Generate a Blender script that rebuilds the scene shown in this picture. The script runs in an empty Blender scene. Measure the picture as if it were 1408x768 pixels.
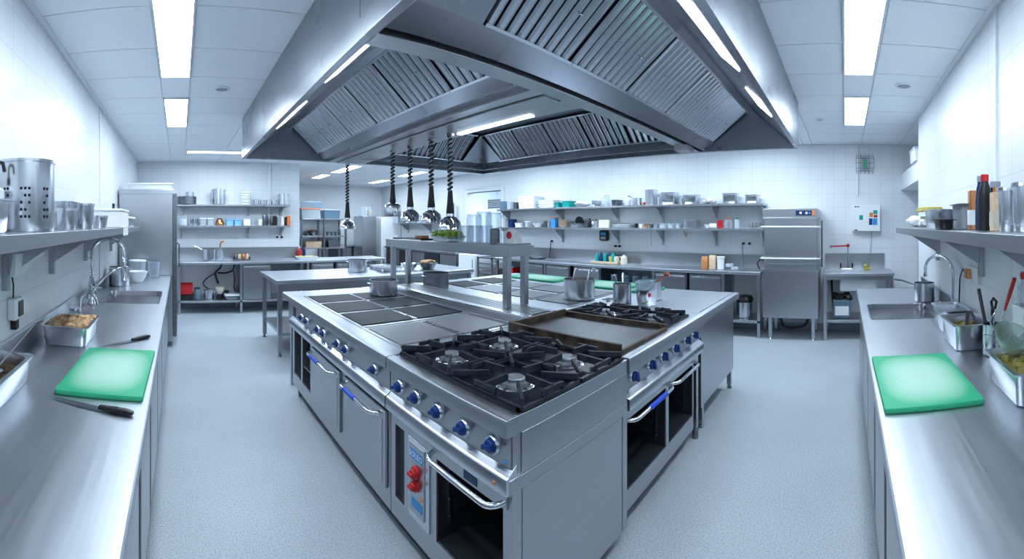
import bpy, bmesh, math, random
from mathutils import Vector, Matrix
PI = math.pi
rnd = random.Random(7)
scene = bpy.context.scene
COL = scene.collection
# ---------------------------------------------------------------- camera: a level cylindrical panorama, 583 px per radian
F, PX0, PY0, EYE = 583.0, 247.0, 308.0, 1.5
cd = bpy.data.cameras.new('camera'); cam = bpy.data.objects.new('camera', cd); COL.objects.link(cam)
cd.type = 'PANO'
cd.panorama_type = 'CENTRAL_CYLINDRICAL'
cd.central_cylindrical_range_u_min = -704 / F
cd.central_cylindrical_range_u_max = 704 / F
cd.central_cylindrical_range_v_min = -(768 - PY0) / F
cd.central_cylindrical_range_v_max = PY0 / F
cd.central_cylindrical_radius = 1.0
cd.clip_start = 0.02
cam.location = (0, 0, EYE)
cam.rotation_euler = (PI / 2, 0, -(704 - PX0) / F)
scene.camera = cam

def th(px): return (px - PX0) / F
def at(px, py, z):
    d = (EYE - z) * F / (py - PY0)
    return (d * math.sin(th(px)), d * math.cos(th(px)))
def y_on_x(px, X): return X / math.tan(th(px))          # Y where a view line crosses the plane x = X
def x_on_y(px, Y): return Y * math.tan(th(px))

# ---------------------------------------------------------------- mesh builder
class MB:
    def __init__(s): s.v = []; s.f = []; s.mi = []; s.m = 0
    def add(s, vs, fs, M=None):
        o = len(s.v)
        s.v += [(M @ Vector(p)) if M is not None else Vector(p) for p in vs]
        for q in fs: s.f.append([o + i for i in q]); s.mi.append(s.m)
        return s
    def box(s, x0, x1, y0, y1, z0, z1, M=None):
        x0, x1 = min(x0, x1), max(x0, x1); y0, y1 = min(y0, y1), max(y0, y1); z0, z1 = min(z0, z1), max(z0, z1)
        return s.add([(x0,y0,z0),(x1,y0,z0),(x1,y1,z0),(x0,y1,z0),(x0,y0,z1),(x1,y0,z1),(x1,y1,z1),(x0,y1,z1)],
              [(0,3,2,1),(4,5,6,7),(0,1,5,4),(1,2,6,5),(2,3,7,6),(3,0,4,7)], M)
    def prism(s, poly, a0, a1, axis='y', M=None):
        n = len(poly)
        def P(u, w, a): return {'x': (a, u, w), 'y': (u, a, w), 'z': (u, w, a)}[axis]
        vs = [P(u, w, a0) for u, w in poly] + [P(u, w, a1) for u, w in poly]
        fs = [tuple(range(n)), tuple(range(2*n-1, n-1, -1))] + [(i, i+n, (i+1) % n + n, (i+1) % n) for i in range(n)]
        return s.add(vs, fs, M)
    def quad(s, a, b, c, d): return s.add([a, b, c, d], [(0,1,2,3)])
    def lathe(s, prof, n=24, c=(0,0,0), M=None, sy=1.0):
        vs = []; fs = []; k = len(prof)
        for i in range(n):
            a = 2*PI*i/n
            for r, z in prof: vs.append((c[0]+r*math.cos(a), c[1]+r*math.sin(a)*sy, c[2]+z))
        for i in range(n):
            j = (i+1) % n
            for q in range(k-1):
                if prof[q][0] < 1e-6 and prof[q+1][0] < 1e-6: continue
                fs.append((i*k+q, j*k+q, j*k+q+1, i*k+q+1))
        return s.add(vs, fs, M)
    def cyl(s, c, r, h, axis='z', n=20, r2=None, M=None):
        r2 = r if r2 is None else r2
        R = {'z': Matrix(), 'x': Matrix.Rotation(PI/2, 4, 'Y'), 'y': Matrix.Rotation(-PI/2, 4, 'X')}[axis]
        T = Matrix.Translation(c) @ R
        if M is not None: T = M @ T
        vs = [(r*math.cos(2*PI*i/n), r*math.sin(2*PI*i/n), 0) for i in range(n)] + [(r2*math.cos(2*PI*i/n), r2*math.sin(2*PI*i/n), h) for i in range(n)]
        fs = [tuple(range(n-1, -1, -1)), tuple(range(n, 2*n))] + [(i, (i+1) % n, (i+1) % n + n, i+n) for i in range(n)]
        return s.add(vs, fs, T)
    def tube(s, pts, r, n=8, closed=False, M=None):
        P = []; rr = []
        for i, p in enumerate(pts):
            p = Vector(p)
            if P and (p-P[-1]).length < 1e-5: continue
            P.append(p); rr.append(r[i] if isinstance(r, (list, tuple)) else r)
        m = len(P); vs = []; fs = []
        up = None
        for i in range(m):
            if closed: t = P[(i+1) % m] - P[i-1]
            else: t = P[min(i+1, m-1)] - P[max(i-1, 0)]
            t.normalize()
            if up is None:
                up = Vector((0,0,1)) if abs(t.z) < .9 else Vector((1,0,0))
            b = t.cross(up); b.normalize(); up = b.cross(t); up.normalize()
            for k in range(n):
                a = 2*PI*k/n
                vs.append(P[i] + (b*math.cos(a) + up*math.sin(a))*rr[i])
        for i in range(m if closed else m-1):
            j = (i+1) % m
            for k in range(n):
                l = (k+1) % n
                fs.append((i*n+k, i*n+l, j*n+l, j*n+k))
        if not closed: fs += [tuple(range(n-1, -1, -1)), tuple(range((m-1)*n, m*n))]
        return s.add(vs, fs, M)
    def bar(s, a, b, w, h):                       # square bar from a to b
        a = Vector(a); b = Vector(b); t = (b-a); L = t.length; t.normalize()
        up = Vector((0,0,1)) if abs(t.z) < .95 else Vector((0,1,0))
        x = t.cross(up); x.normalize(); y = x.cross(t)
        M = Matrix(((t.x,x.x,y.x,a.x),(t.y,x.y,y.y,a.y),(t.z,x.z,y.z,a.z),(0,0,0,1)))
        return s.box(0, L, -w/2, w/2, -h/2, h/2, M)
    def blob(s, c, r, n=8, k=6, jit=.2, sc=(1,1,1)):
        vs = []; fs = []
        vs.append((c[0], c[1], c[2]-r*sc[2]))
        for i in range(1, k):
            p = PI*i/k
            for j in range(n):
                q = r*(1+rnd.uniform(-jit, jit))
                vs.append((c[0]+q*math.sin(p)*math.cos(2*PI*j/n)*sc[0], c[1]+q*math.sin(p)*math.sin(2*PI*j/n)*sc[1], c[2]-q*math.cos(p)*sc[2]))
        vs.append((c[0], c[1], c[2]+r*sc[2])); L = len(vs)-1
        for j in range(n): fs.append((0, 1+(j+1) % n, 1+j)); fs.append((L, L-n+j, L-n+(j+1) % n))
        for i in range(k-2):
            for j in range(n): a = 1+i*n+j; b = 1+i*n+(j+1) % n; fs.append((a, b, b+n, a+n))
        return s.add(vs, fs)

OFF = {}
def off(o):
    while o is not None:
        if o.name in OFF: return OFF[o.name]
        o = o.parent
    return Vector((0,0,0))
def ob(name, mb, mat, parent=None, bev=0, smooth=True, loc=None, rz=0, shift=None, label=None, seg=2):
    me = bpy.data.meshes.new(name)
    d = shift if shift is not None else off(parent)
    me.from_pydata([tuple(v - d) for v in mb.v], [], mb.f)
    mats = mat if isinstance(mat, (list, tuple)) else [mat]
    for m in mats: me.materials.append(m)
    for p, i in zip(me.polygons, mb.mi): p.material_index = min(i, len(mats)-1)
    bm = bmesh.new(); bm.from_mesh(me); bmesh.ops.remove_doubles(bm, verts=bm.verts, dist=1e-6)
    bmesh.ops.recalc_face_normals(bm, faces=bm.faces); bm.to_mesh(me); bm.free()
    if smooth:
        me.shade_smooth(); me.set_sharp_from_angle(angle=math.radians(38))
    o = bpy.data.objects.new(name, me); COL.objects.link(o)
    if parent is not None: o.parent = parent
    if loc is not None: o.location = loc
    if rz: o.rotation_euler.z = rz
    if bev:
        b = o.modifiers.new('bevel', 'BEVEL'); b.width = bev; b.segments = seg; b.limit_method = 'ANGLE'; b.angle_limit = math.radians(40)
        b.harden_normals = True
    if label: o['label'] = label
    return o
def tag(o, label, cat, group=None, kind=None):
    if label: o['label'] = label
    if cat: o['category'] = cat
    if group: o['group'] = group
    if kind: o['kind'] = kind
    return o
def thing(name, label, cat, loc=(0,0,0), group=None):
    o = bpy.data.objects.new(name, None); COL.objects.link(o); o.location = loc; o.empty_display_size = .05
    OFF[o.name] = Vector(loc)
    return tag(o, label, cat, group)
def single(name, mb, mat, label, cat, group=None, bev=0, rz=0, loc=None, smooth=True, seg=2):
    """one-mesh thing; loc None: the mesh is in world coordinates and its origin goes to the middle of its base"""
    if loc is None:
        xs = [v.x for v in mb.v]; ys = [v.y for v in mb.v]; zs = [v.z for v in mb.v]
        c = Vector(((min(xs)+max(xs))/2, (min(ys)+max(ys))/2, min(zs)))
        o = ob(name, mb, mat, None, bev, smooth, loc=c, shift=c, seg=seg)
    else: o = ob(name, mb, mat, None, bev, smooth, loc=loc, rz=rz, seg=seg)
    return tag(o, label, cat, group)
def struct(name, mb, mat, bev=0, smooth=False, parent=None, label=None):
    o = ob(name, mb, mat, parent, bev, smooth)
    if parent is None: o['kind'] = 'structure'
    if label: o['label'] = label
    return o
def kids(o): return [c for c in bpy.data.objects if c.parent == o]
def dup(o, loc, rz=0, label=None, group=None, parent=None, sc=None):
    def rec(s, par):
        c = s.copy(); COL.objects.link(c); c.parent = par
        for ch in s.children: rec(ch, c)
        return c
    r = rec(o, parent); r.location = loc; r.rotation_euler = (0, 0, rz)
    if sc: r.scale = sc
    if label: r['label'] = label
    if group: r['group'] = group
    return r
def rrect(l, w, r, n=4):
    out = []
    for cx, cy, a in ((l/2-r, w/2-r, 0), (-l/2+r, w/2-r, PI/2), (-l/2+r, -w/2+r, PI), (l/2-r, -w/2+r, 1.5*PI)):
        for i in range(n+1): out.append((cx+r*math.cos(a+PI/2*i/n), cy+r*math.sin(a+PI/2*i/n)))
    return out
def loft(mb, rings, cap0=True, cap1=True, M=None):
    n = len(rings[0]); vs = [p for r in rings for p in r]; fs = []
    for q in range(len(rings)-1):
        for i in range(n): fs.append((q*n+i, q*n+(i+1) % n, (q+1)*n+(i+1) % n, (q+1)*n+i))
    if cap0: fs.append(tuple(range(n-1, -1, -1)))
    if cap1: fs.append(tuple(range((len(rings)-1)*n, len(rings)*n)))
    return mb.add(vs, fs, M)
def rr3(l, w, r, z, n=4): return [(x, y, z) for x, y in rrect(l, w, r, n)]
def arc(c, r, a0, a1, n, plane='xz'):
    out = []
    for i in range(n+1):
        a = a0+(a1-a0)*i/n
        u, w = r*math.cos(a), r*math.sin(a)
        out.append({'xz': (c[0]+u, c[1], c[2]+w), 'yz': (c[0], c[1]+u, c[2]+w), 'xy': (c[0]+u, c[1]+w, c[2])}[plane])
    return out

# ---------------------------------------------------------------- materials
MATS = {}
def mat(name, col, rough=.5, metal=0, spec=.5, trans=0, ior=1.45, emit=None, estr=0, alpha=1, coat=0):
    m = bpy.data.materials.new(name); m.use_nodes = True; MATS[name] = m
    b = m.node_tree.nodes['Principled BSDF']
    b.inputs['Base Color'].default_value = (*col, 1); b.inputs['Roughness'].default_value = rough; b.inputs['Metallic'].default_value = metal
    b.inputs['Specular IOR Level'].default_value = spec; b.inputs['Transmission Weight'].default_value = trans; b.inputs['IOR'].default_value = ior
    b.inputs['Alpha'].default_value = alpha; b.inputs['Coat Weight'].default_value = coat
    if emit: b.inputs['Emission Color'].default_value = (*emit, 1); b.inputs['Emission Strength'].default_value = estr
    return m
def nodes(m): return m.node_tree.nodes, m.node_tree.links, m.node_tree.nodes['Principled BSDF']
def noisy(m, scale=(4,4,4), c0=(.5,.5,.5), c1=(.6,.6,.6), r0=None, r1=None, detail=4, lo=.3, hi=.7, bump=0, nscale=1.0):
    N, L, b = nodes(m)
    tc = N.new('ShaderNodeTexCoord'); mp = N.new('ShaderNodeMapping'); mp.inputs['Scale'].default_value = scale
    nz = N.new('ShaderNodeTexNoise'); nz.inputs['Scale'].default_value = nscale; nz.inputs['Detail'].default_value = detail
    L.new(tc.outputs['Object'], mp.inputs['Vector']); L.new(mp.outputs['Vector'], nz.inputs['Vector'])
    mr = N.new('ShaderNodeMapRange'); mr.inputs['From Min'].default_value = lo; mr.inputs['From Max'].default_value = hi
    L.new(nz.outputs['Fac'], mr.inputs['Value'])
    mx = N.new('ShaderNodeMix'); mx.data_type = 'RGBA'; mx.inputs['A'].default_value = (*c0, 1); mx.inputs['B'].default_value = (*c1, 1)
    L.new(mr.outputs['Result'], mx.inputs['Factor']); L.new(mx.outputs['Result'], b.inputs['Base Color'])
    if r0 is not None:
        m2 = N.new('ShaderNodeMapRange'); m2.inputs['To Min'].default_value = r0; m2.inputs['To Max'].default_value = r1
        L.new(mr.outputs['Result'], m2.inputs['Value']); L.new(m2.outputs['Result'], b.inputs['Roughness'])
    if bump:
        bp = N.new('ShaderNodeBump'); bp.inputs['Strength'].default_value = bump; bp.inputs['Distance'].default_value = .002
        L.new(nz.outputs['Fac'], bp.inputs['Height']); L.new(bp.outputs['Normal'], b.inputs['Normal'])
    return m
STEEL = noisy(mat('brushed_steel', (.6,.63,.67), .3, 1), (2,2,40), (.475,.50,.535), (.49,.515,.55), .285, .305)
STEELX = noisy(mat('satin_counter_steel', (.6,.63,.67), .3, 1), (90,2.5,90), (.52,.555,.605), (.56,.597,.65), .35, .41)
STEELY = noisy(mat('satin_counter_steel_crosswise', (.6,.63,.67), .3, 1), (2.5,90,90), (.52,.555,.605), (.56,.597,.65), .35, .41)
HOOD = noisy(mat('hood_steel', (.5,.54,.6), .3, 1), (1.5,1.5,1.5), (.34,.368,.412), (.372,.40,.448), .25, .30)
SATIN = mat('polished_steel', (.66,.69,.74), .22, 1)
CHROME = mat('chrome', (.78,.80,.84), .08, 1)
DSTEEL = noisy(mat('dark_steel', (.2,.22,.25), .4, 1), (8,8,40), (.16,.18,.21), (.24,.265,.3), .3, .45)
INNER = mat('oven_interior', (.045,.052,.065), .4, .5, .3)
BLACK = noisy(mat('cast_iron', (.02,.022,.027), .5, 0, .22), (20,20,20), (.012,.015,.023), (.034,.041,.056), .33, .5, bump=.3)
ENAMEL = mat('black_enamel', (.008,.011,.02), .3, 0, .25)
BURN = noisy(mat('burner_cap', (.3,.32,.35), .5, .7), (30,30,30), (.17,.19,.22), (.34,.37,.41), .4, .6)
PLATE = noisy(mat('solid_top_plate', (.2,.22,.25), .42, .7), (18,18,18), (.20,.215,.24), (.27,.29,.32), .38, .5, bump=.15)
RIBBED = noisy(mat('ribbed_plate', (.07,.08,.095), .55, .1, .2), (9,70,70), (.012,.017,.027), (.045,.056,.074), .42, .6, bump=.5)
GRIDDLE = noisy(mat('griddle_plate', (.1,.1,.1), .4, .8), (5,5,5), (.07,.075,.085), (.20,.215,.24), .28, .5, detail=8)
BURNT = noisy(mat('burnt_steel', (.1,.07,.05), .5, .7), (9,9,9), (.018,.016,.017), (.13,.10,.08), .38, .6, detail=6)
BLUE = mat('blue_plastic', (.010,.045,.22), .35, 0, .35)
BLUEGRIP = mat('blue_grip', (.01,.07,.55), .35)
NAVY = mat('navy_display', (.012,.04,.13), .2)
LBLUE = mat('blue_label', (.05,.30,.62), .4)
RED = mat('red_plastic', (.55,.02,.03), .35)
ORANGE = mat('orange_plastic', (.8,.22,.05), .4)
WHITE = mat('white_plastic', (.80,.84,.88), .4)
PAPER = mat('white_paper', (.82,.85,.88), .7)
CREAM = mat('cream_plastic', (.75,.72,.62), .5)
GREYP = mat('grey_plastic', (.30,.34,.40), .45)
BLKP = mat('black_plastic', (.014,.016,.02), .35)
TEAL = mat('teal_plastic', (.0,.36,.33), .4)
COPPER = mat('copper', (.78,.36,.16), .25, 1)
WOOD = noisy(mat('brown_wood', (.35,.16,.07), .5), (20,4,20), (.30,.13,.05), (.5,.25,.12))
TAN = noisy(mat('tan_cardboard', (.6,.45,.3), .7), (20,20,20), (.55,.42,.30), (.7,.56,.42))
PALEBLUE = mat('pale_blue_plastic', (.25,.52,.85), .35)
GREENL = noisy(mat('lettuce_green', (.35,.55,.08), .6), (40,40,40), (.22,.45,.03), (.55,.72,.18))
FOOD = noisy(mat('fried_food', (.5,.3,.12), .6), (30,30,30), (.30,.16,.07), (.72,.50,.30), bump=.6)
FOODD = noisy(mat('dark_cooked_food', (.2,.12,.06), .6), (30,30,30), (.10,.06,.035), (.32,.22,.13), bump=.6)
YELLOWF = noisy(mat('yellow_food', (.6,.5,.1), .6), (30,30,30), (.42,.38,.06), (.75,.66,.25))
KRAFT = noisy(mat('kraft_orange', (.5,.24,.09), .6), (25,25,25), (.42,.17,.05), (.62,.32,.13))
RBROWN = mat('reddish_brown', (.36,.09,.05), .45)
TIN = mat('tin_label', (.55,.50,.42), .5)
LAMP = mat('lamp_diffuser', (1,1,1), .5, emit=(.90,.96,1), estr=9)
HLAMP = mat('hood_lamp_diffuser', (1,1,1), .5, emit=(.92,.97,1), estr=6)
RUBBER = mat('dark_rubber', (.03,.033,.04), .6)
CEILM = noisy(mat('ceiling_panel', (.75,.79,.84), .8), (30,30,30), (.86,.90,.945), (.88,.92,.96), bump=.05)
PAINT = mat('white_paint', (.80,.845,.89), .55)
SEAM = mat('seam_shadow', (.16,.18,.21), .6, .5)
def clear(name, tint, op=.22, rough=.05):
    m = bpy.data.materials.new(name); m.use_nodes = True; N = m.node_tree.nodes; L = m.node_tree.links
    out = N['Material Output']; b = N['Principled BSDF']; b.inputs['Base Color'].default_value = (*tint, 1); b.inputs['Roughness'].default_value = rough
    t = N.new('ShaderNodeBsdfTransparent'); t.inputs['Color'].default_value = (.93,.96,.98,1)
    lw = N.new('ShaderNodeLayerWeight'); lw.inputs['Blend'].default_value = .35
    mr = N.new('ShaderNodeMapRange'); mr.inputs['To Min'].default_value = op; mr.inputs['To Max'].default_value = min(1, op+.55)
    mx = N.new('ShaderNodeMixShader')
    L.new(lw.outputs['Facing'], mr.inputs['Value']); L.new(mr.outputs['Result'], mx.inputs['Fac'])
    L.new(t.outputs[0], mx.inputs[1]); L.new(b.outputs[0], mx.inputs[2]); L.new(mx.outputs[0], out.inputs['Surface'])
    return m
CLEAR = clear('clear_plastic', (.72,.80,.88), .14)
FROST = clear('frosted_plastic', (.74,.81,.88), .45, .3)
GLASS = clear('clear_glass', (.55,.68,.76), .2)
BLUEBOX = clear('smoky_blue_plastic', (.22,.36,.48), .55, .2)
def board_mat():
    m = mat('green_cutting_board', (.02,.55,.36), .45); N, L, b = nodes(m)
    tc = N.new('ShaderNodeTexCoord'); mp = N.new('ShaderNodeMapping'); mp.inputs['Location'].default_value = (-.5,-.5,0)
    L.new(tc.outputs['Generated'], mp.inputs['Vector'])
    # worn pale middle: a knife-scratched patch scraped into the plastic
    sx = N.new('ShaderNodeSeparateXYZ'); L.new(mp.outputs['Vector'], sx.inputs[0])
    def p4(o):
        a = N.new('ShaderNodeMath'); a.operation = 'MULTIPLY'; a.inputs[1].default_value = 2.0; L.new(o, a.inputs[0])
        ab = N.new('ShaderNodeMath'); ab.operation = 'ABSOLUTE'; L.new(a.outputs[0], ab.inputs[0])
        p = N.new('ShaderNodeMath'); p.operation = 'POWER'; p.inputs[1].default_value = 3; L.new(ab.outputs[0], p.inputs[0]); return p.outputs[0]
    ad = N.new('ShaderNodeMath'); ad.operation = 'ADD'; L.new(p4(sx.outputs['X']), ad.inputs[0]); L.new(p4(sx.outputs['Y']), ad.inputs[1])
    nz = N.new('ShaderNodeTexNoise'); nz.inputs['Scale'].default_value = 60; nz.inputs['Detail'].default_value = 5; L.new(tc.outputs['Generated'], nz.inputs['Vector'])
    ad2 = N.new('ShaderNodeMath'); ad2.operation = 'MULTIPLY_ADD'; ad2.inputs[1].default_value = .5; L.new(nz.outputs['Fac'], ad2.inputs[0]); L.new(ad.outputs[0], ad2.inputs[2])
    mr = N.new('ShaderNodeMapRange'); mr.inputs['From Min'].default_value = .25; mr.inputs['From Max'].default_value = 1.15
    mr.inputs['To Min'].default_value = 1; mr.inputs['To Max'].default_value = 0; L.new(ad2.outputs[0], mr.inputs['Value'])
    # only the face that is cut on wears
    ge = N.new('ShaderNodeNewGeometry'); sz = N.new('ShaderNodeSeparateXYZ'); L.new(ge.outputs['Normal'], sz.inputs[0])
    mu = N.new('ShaderNodeMath'); mu.operation = 'MULTIPLY'; L.new(mr.outputs[0], mu.inputs[0]); L.new(sz.outputs['Z'], mu.inputs[1])
    cl = N.new('ShaderNodeMath'); cl.operation = 'MULTIPLY'; cl.inputs[1].default_value = .95; cl.use_clamp = True; L.new(mu.outputs[0], cl.inputs[0])
    mx = N.new('ShaderNodeMix'); mx.data_type = 'RGBA'; mx.inputs['A'].default_value = (.030,.40,.215,1); mx.inputs['B'].default_value = (.47,.70,.58,1)
    L.new(cl.outputs[0], mx.inputs['Factor']); L.new(mx.outputs['Result'], b.inputs['Base Color'])
    return m
BOARD = board_mat()
def tile_mat(name, axis):
    m = mat(name, (.8,.84,.88), .33, 0, .4); N, L, b = nodes(m)
    ge = N.new('ShaderNodeNewGeometry'); sp = N.new('ShaderNodeSeparateXYZ'); L.new(ge.outputs['Position'], sp.inputs[0])
    cb = N.new('ShaderNodeCombineXYZ'); L.new(sp.outputs['Y' if axis == 'x' else 'X'], cb.inputs['X']); L.new(sp.outputs['Z'], cb.inputs['Y'])
    br = N.new('ShaderNodeTexBrick'); br.offset = 0; br.inputs['Scale'].default_value = 1; br.inputs['Brick Width'].default_value = .168; br.inputs['Row Height'].default_value = .193
    br.inputs['Mortar Size'].default_value = .0016; br.inputs['Mortar Smooth'].default_value = .1
    br.inputs['Color1'].default_value = (.76,.80,.842,1); br.inputs['Color2'].default_value = (.74,.782,.825,1); br.inputs['Mortar'].default_value = (.56,.615,.68,1)
    L.new(cb.outputs[0], br.inputs['Vector']); L.new(br.outputs['Color'], b.inputs['Base Color'])
    bp = N.new('ShaderNodeBump'); bp.invert = True; bp.inputs['Strength'].default_value = .15; bp.inputs['Distance'].default_value = .002
    L.new(br.outputs['Fac'], bp.inputs['Height']); L.new(bp.outputs['Normal'], b.inputs['Normal'])
    return m
TILEX = tile_mat('wall_tiles_facing_x', 'x'); TILEY = tile_mat('wall_tiles_facing_y', 'y')
def floor_mat():
    m = mat('speckled_vinyl_floor', (.5,.55,.6), .38, 0, .4); N, L, b = nodes(m)
    tc = N.new('ShaderNodeTexCoord'); nz = N.new('ShaderNodeTexNoise'); nz.inputs['Scale'].default_value = 120; nz.inputs['Detail'].default_value = 3
    L.new(tc.outputs['Object'], nz.inputs['Vector'])
    n2 = N.new('ShaderNodeTexNoise'); n2.inputs['Scale'].default_value = 1.3; L.new(tc.outputs['Object'], n2.inputs['Vector'])
    cr = N.new('ShaderNodeValToRGB'); cr.color_ramp.elements[0].position = .34; cr.color_ramp.elements[0].color = (.365,.42,.475,1)
    cr.color_ramp.elements[1].position = .56; cr.color_ramp.elements[1].color = (.535,.597,.655,1)
    L.new(nz.outputs['Fac'], cr.inputs[0])
    mx = N.new('ShaderNodeMix'); mx.data_type = 'RGBA'; mx.blend_type = 'MULTIPLY'; mx.inputs['Factor'].default_value = .25
    L.new(cr.outputs[0], mx.inputs['A']); L.new(n2.outputs['Fac'], mx.inputs['B']); L.new(mx.outputs['Result'], b.inputs['Base Color'])
    return m
FLOOR = floor_mat()
def lettering(txt, size, loc, rot, m, parent, label=None, align='CENTER'):
    """flat letters turned into a real mesh; loc in world coordinates"""
    cu = bpy.data.curves.new('lettering', 'FONT'); cu.body = txt; cu.size = size; cu.extrude = .0004; cu.align_x = align; cu.align_y = 'CENTER'; cu.resolution_u = 3
    tmp = bpy.data.objects.new('lettering_curve', cu)
    COL.objects.link(tmp)
    me = bpy.data.meshes.new_from_object(tmp.evaluated_get(bpy.context.evaluated_depsgraph_get()))
    bpy.data.objects.remove(tmp); bpy.data.curves.remove(cu)
    me.materials.clear(); me.materials.append(m)
    o = bpy.data.objects.new('lettering', me); COL.objects.link(o); o.parent = parent
    o.location = Vector(loc) - off(parent); o.rotation_euler = rot
    if label: o['label'] = label
    return o
# ================================================================ THE ROOM
WX, WY = -.765, -.765           # left wall, right wall
CZ = 2.63                       # ceiling
BY, BX = 7.65, 6.0              # back wall on the left, back wall on the right
FY = 11.6                       # far wall of the area behind
struct('floor', MB().box(WX-.2, 9.2, WY-.9, FY+.2, -.1, 0), FLOOR)
def walls():
    struct('wall_left', MB().box(WX-.15, WX, WY-.15, FY, 0, CZ), TILEX)
    struct('wall_right', MB().box(WX, 4.42, WY-.15, WY, 0, CZ), TILEY)
    # recess past the end of the right wall
    struct('wall_recess', MB().box(4.42, BX+.15, WY-.85, WY-.7, 0, CZ).box(4.27, 4.42, WY-.7, WY-.15, 0, CZ), TILEY)
    struct('trim_lintel', MB().box(4.42, BX, WY-.7, WY-.02, 1.98, 2.2), PAINT, bev=.004)
    struct('wall_back_left', MB().box(WX, 2.22, BY, BY+.15, 0, CZ), TILEY)
    struct('wall_far', MB().box(WX, BX+.15, FY, FY+.15, 0, CZ), PAINT)
    y0, y1, z0, z1 = 6.32, 7.42, 1.0, 2.2
    m = MB().box(BX, BX+.15, WY-.7, y0, 0, CZ).box(BX, BX+.15, y1, FY, 0, CZ).box(BX, BX+.15, y0, y1, 0, z0).box(BX, BX+.15, y0, y1, z1, CZ)
    struct('wall_back_right', m, TILEX)
    f = MB()
    for a in ((y0-.07, y0), (y1, y1+.07)): f.box(BX-.03, BX+.16, a[0], a[1], z0-.07, z1+.07)
    f.box(BX-.03, BX+.16, y0, y1, z1, z1+.07).box(BX-.03, BX+.16, y0, y1, z0-.07, z0)
    w = struct('window_1', f, PAINT, bev=.004)
    # the room seen through the hatch
    struct('wall_pantry', MB().box(9.0, 9.15, 4, 9.8, 0, CZ).box(BX+.15, 9, 4, 4.12, 0, CZ).box(BX+.15, 9, 9.7, 9.82, 0, CZ), PAINT)
    bl = MB()
    for k in range(5): bl.box(BX+.17, BX+.19, y0+.02, y0+.62, 1.84+.04*k, 1.872+.04*k)
    ob('blind', bl, DSTEEL, w, label='dark slatted blind half lowered')
    # vertical joints and conduits
    struct('trim_1', MB().box(WX, WX+.012, 3.97, 4.0, .95, CZ), PAINT)
    struct('trim_2', MB().box(2.04, 2.06, WY, WY+.014, 1.55, CZ), PAINT)
    struct('trim_recess', MB().box(4.42, 4.46, WY-.06, WY-.002, 0, 1.98), DSTEEL)
    struct('trim_3', MB().cyl((BX-.012, -.17, 1.9), .012, CZ-1.9, n=10), PAINT)
    struct('trim_4', MB().box(1.62, 1.66, BY-.03, BY, 1.5, CZ).box(1.70, 1.71, BY-.02, BY, 1.5, CZ), PAINT)
    # cove trim where wall meets ceiling
    struct('trim_5', MB().box(WX, WX+.035, WY, BY, CZ-.012, CZ), PAINT)
    struct('trim_6', MB().box(WX, 4.42, WY, WY+.035, CZ-.012, CZ), PAINT)
    struct('baseboard_back_left', MB().box(WX, 2.22, BY-.02, BY, 0, .1), GREYP)
    struct('baseboard_back_right', MB().box(BX-.02, BX, WY, FY, 0, .1), GREYP)
walls()
def ceiling():
    struct('ceiling', MB().box(WX-.15, 9.2, WY-.9, FY+.15, CZ+.012, CZ+.12), CEILM)
    # lay-in panels, 0.53 pitch, one mesh: the joints are the shadow gaps between panels
    m = MB(); g = .0045
    def steps(a0, p, a1, a2):
        out = [a0]; v = p
        while v < a2:
            if v > a0+.03: out.append(v)
            v += .53
        return out+[a2]
    # two runs of panels, one along each aisle, meeting in the overhead corner
    for xs, ys in (([WX,-.15,.085,.70,1.23,1.76,2.29,2.82,3.35,3.88,4.41,4.94,5.47,BX], steps(.47, .07, 0, FY)), (steps(WX, 2.65-.53*7, 0, BX), [WY-.7, WY, -.22, .02, .465])):
      for i in range(len(xs)-1):
        for j in range(len(ys)-1):
            m.box(xs[i]+g, xs[i+1]-g, ys[j]+g, ys[j+1]-g, CZ, CZ+.014)
    struct('trim_ceiling_panels', m, CEILM)
ceiling()
def lamp_area(loc, sx, sy, power):
    l = bpy.data.lights.new('ceiling_light', 'AREA'); l.shape = 'RECTANGLE'; l.size = sx; l.size_y = sy; l.energy = power; l.color = (.775, .893, 1.0)
    o = bpy.data.objects.new('lamp', l); COL.objects.link(o); o.location = loc; return o
def luminaire(x0, x1, y0, y1, label, power=0):
    t = thing('ceiling_light', label, 'light', ((x0+x1)/2, (y0+y1)/2, CZ-.03), 'flat ceiling light panels')
    fr = MB(); w = .012
    fr.box(x0-w, x0, y0-w, y1+w, CZ-.014, CZ+.002).box(x1, x1+w, y0-w, y1+w, CZ-.014, CZ+.002).box(x0, x1, y0-w, y0, CZ-.014, CZ+.002).box(x0, x1, y1, y1+w, CZ-.014, CZ+.002)
    ob('frame', fr, WHITE, t)
    ob('diffuser', MB().box(x0, x1, y0, y1, CZ-.01, CZ+.001), LAMP, t)
    if power:
        o = lamp_area(((x0+x1)/2, (y0+y1)/2, CZ-.02), x1-x0, y1-y0, power)
luminaire(-.135, .072, 2.1, 3.23, 'long bright ceiling light panel over the left aisle, the nearer one', 9)
luminaire(-.135, .072, 3.80, 4.87, 'ceiling light panel over the left aisle, the farther one', 9)
luminaire(2.1, 3.17, -.2, .005, 'long bright ceiling light panel over the right aisle, the nearer one', 9)
luminaire(3.75, 4.78, -.205, .005, 'ceiling light panel over the right aisle, the farther one', 9)
luminaire(.12, 1.15, 6.5, 6.66, 'thin ceiling light strip in front of the back left shelves', 14)
luminaire(3.2, 3.42, 7.45, 8.6, 'ceiling light in the far area, right above the hanging single lamp', 16)
luminaire(3.15, 3.36, 9.05, 9.8, 'ceiling light in the far area, leftmost small one', 12)
luminaire(4.85, 5.05, 7.6, 8.6, 'ceiling light in the far area, right one nearer the hatch', 16)
luminaire(4.95, 5.15, 9.5, 10.4, 'ceiling light in the far area, deep one by the far corner', 12)
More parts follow.
